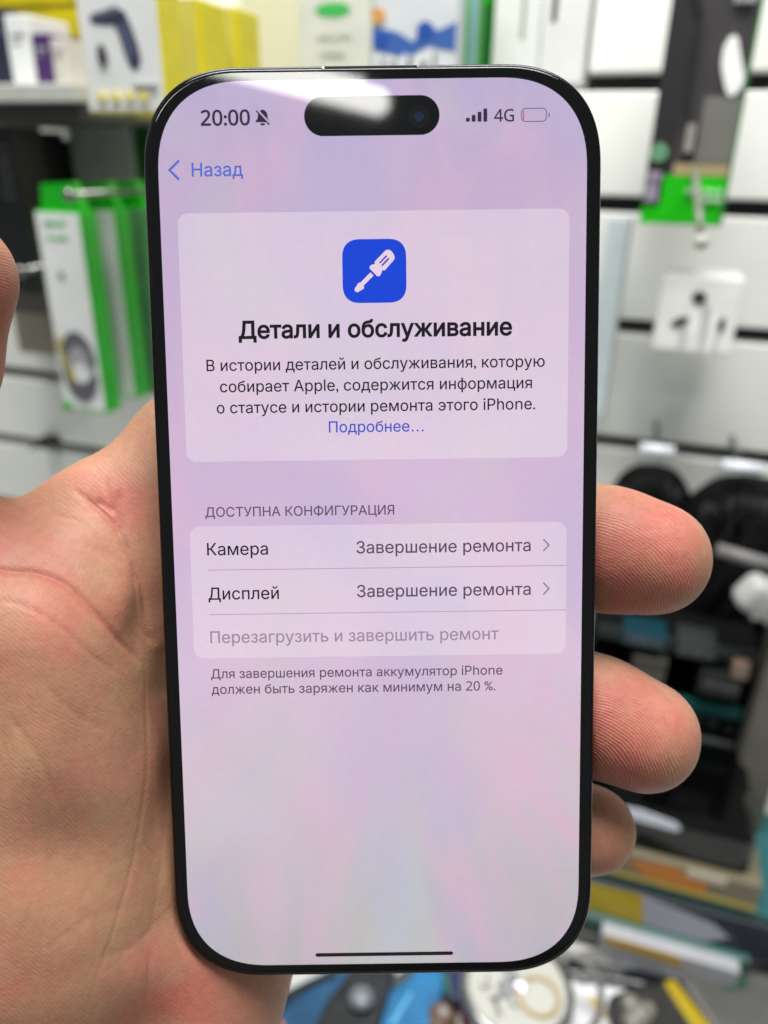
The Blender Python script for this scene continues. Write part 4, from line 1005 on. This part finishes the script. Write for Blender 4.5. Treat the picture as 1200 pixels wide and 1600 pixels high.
t = slab('navy_packet', 'deep navy packet left of the jar lid', 'packet', [(690, 1505), (745, 1505), (752, 1545), (728, 1562), (706, 1560)], 0.020, paint((20, 30, 84), 0.25))
onslab(t, 'green_edge', [(690, 1520), (700, 1520), (706, 1556), (698, 1556)], paint((40, 90, 70), 0.3), CZ + 0.020)
t = slab('blue_marker', 'blue marker cap lying by the jar', 'marker', [(712, 1640), (730, 1580), (746, 1574), (756, 1584), (748, 1640)], 0.014, paint((24, 50, 170), 0.2), bevel=0.004)
onslab(t, 'white_end', [(716, 1610), (724, 1590), (738, 1588), (736, 1610)], white_card, CZ + 0.014)
# jar
c_ = on(808, 1542, CZ + 0.055); c_[2] = CZ; rj = 0.042
jar = thing('red_jar', 'dark red jar with a foil and white lid below the phone', 'jar', c_)
MB().lathe([(rj * .93, 0.0005), (rj * .99, 0.004), (rj, 0.02), (rj, 0.043)], c_, 48).build('body', mat('jar_red', (92, 22, 20), 0.15, var=0.2), jar, smooth=True)
MB().lathe([(rj * 1.03, 0.0432), (rj * 1.05, 0.046), (rj * 1.05, 0.053), (rj * 1.01, 0.056), (rj * .9, 0.056)], c_, 48).build('lid_rim', mat('rim_steel', (150, 150, 150), 0.25, metal=0.9), jar, smooth=True)
MB().lathe([(rj * .90, 0.0545), (rj * .895, 0.0562), (rj * .3, 0.0566)], c_, 48).build('lid_top', paint((186, 186, 180), 0.3), jar)
MB().tube([c_ + np.array([0.017 + 0.0150 * math.cos(t), -0.004 + 0.0150 * math.sin(t), 0.0578]) for t in np.linspace(0, 2 * math.pi, 33)], 0.0016, 8).build('cream_ring', paint((176, 152, 96), 0.3), jar, smooth=True)
foil = MB(); r_ = random.Random(9)
for k_ in range(26):
    a, d_ = r_.uniform(1.6, 4.6), r_.uniform(0, .034); q_ = c_ + np.array([d_ * math.cos(a), d_ * math.sin(a), 0.0575]); s_ = r_.uniform(.004, .009)
    foil.add([q_ + np.array([r_.uniform(-s_, s_), r_.uniform(-s_, s_), r_.uniform(-.001, .004)]) for _ in range(4)] , [(0, 1, 2), (0, 2, 3), (0, 3, 1), (1, 3, 2)])
foil.build('crumpled_foil', mat('foil', (150, 152, 156), 0.3, metal=0.5, var=0.3), jar)
# ring of grey cable by the phone corner
k = thing('cable_loop', 'grey cable loop standing by the lower right phone corner', 'cable', on(902, 1560, CZ))
c_ = on(880, 1552, CZ + 0.03)
MB().tube([c_ + np.array([0.030 * math.cos(t), 0.012 * math.sin(t), 0.034 * math.sin(t) - 0.002]) for t in np.linspace(-2.0, 2.2, 30)], 0.0028, 10).build('cable', paint((128, 126, 124), 0.35), k, smooth=True)
t = slab('white_note', 'white slip of paper lying between the jar and the dark pouch', 'paper', [(885, 1515), (985, 1512), (1010, 1545), (960, 1660), (880, 1660)], 0.002, paint((226, 228, 232), 0.5), bevel=0)
onslab(t, 'brown_edge', [(918, 1560), (932, 1556), (950, 1590), (938, 1592)], paint((196, 176, 120), 0.4), CZ + 0.002, 0.0006)
t = slab('beaded_pouch', 'dark pouch with pale beads lying at the bottom right', 'pouch', [(948, 1552), (1000, 1532), (1046, 1530), (1090, 1590), (1110, 1660), (985, 1660)], 0.022, mat('dark_pouch', (36, 36, 36), 0.5, var=0.3, scale=80, bump=0.5), bevel=0.006)
for i, (x, y, r) in enumerate(((985, 1568, .008), (1000, 1585, .010), (1012, 1578, .007), (990, 1596, .009))):
    q_ = on(x, y, CZ + 0.024)
    MB().lathe([(0.0001 + r * math.cos(a), r * .8 * math.sin(a)) for a in np.linspace(-1.55, 1.55, 10)], q_, 16).build('bead', paint((122, 120, 112), 0.3), t, smooth=True)
t = slab('yellow_ruler', 'yellow strip lying aslant beside the beaded pouch', 'strip', [(1036, 1533), (1054, 1528), (1140, 1640), (1112, 1650)], 0.025, paint((168, 146, 12), 0.35), bevel=0.002)
t = slab('grey_pouch', 'grey plastic bag filling the lower right corner', 'bag', [(1060, 1525), (1130, 1510), (1260, 1500), (1300, 1660), (1150, 1660)], 0.018, mat('grey_film', (88, 88, 86), 0.3, var=0.2, scale=30, bump=0.7), bevel=0.006)
onslab(t, 'green_print', [(1130, 1530), (1165, 1526), (1172, 1540), (1136, 1546)], paint((40, 84, 70), 0.4), CZ + 0.018)
t = slab('white_tray', 'white tray edge below the stack between the jar and the grey bag', 'tray', [(870, 1490), (930, 1480), (965, 1505), (1000, 1524), (905, 1530)], 0.01, paint((120, 118, 116), 0.4), bevel=0.003)

t = slab('dark_gap_slab', 'black slab imitating the dark gap under the white carton', 'packet', [(885, 1497), (1000, 1514), (1105, 1540), (1085, 1556), (980, 1534), (885, 1518)], 0.012, dark_film)  # dark slab added in place of the shaded gap below the carton
onslab(t, 'grey_patch', [(930, 1508), (975, 1515), (972, 1524), (928, 1517)], paint((86, 88, 92), 0.3), CZ + 0.012)
t = slab('brown_clip', 'small brown clip lying between the blue packet and the jar', 'clip', [(672, 1566), (700, 1560), (716, 1590), (690, 1610), (668, 1596)], 0.018, paint((92, 66, 48), 0.3), bevel=0.003)
onslab(t, 'metal_eye', [(684, 1574), (696, 1571), (702, 1584), (690, 1590)], paint((140, 140, 140), 0.3), CZ + 0.018)
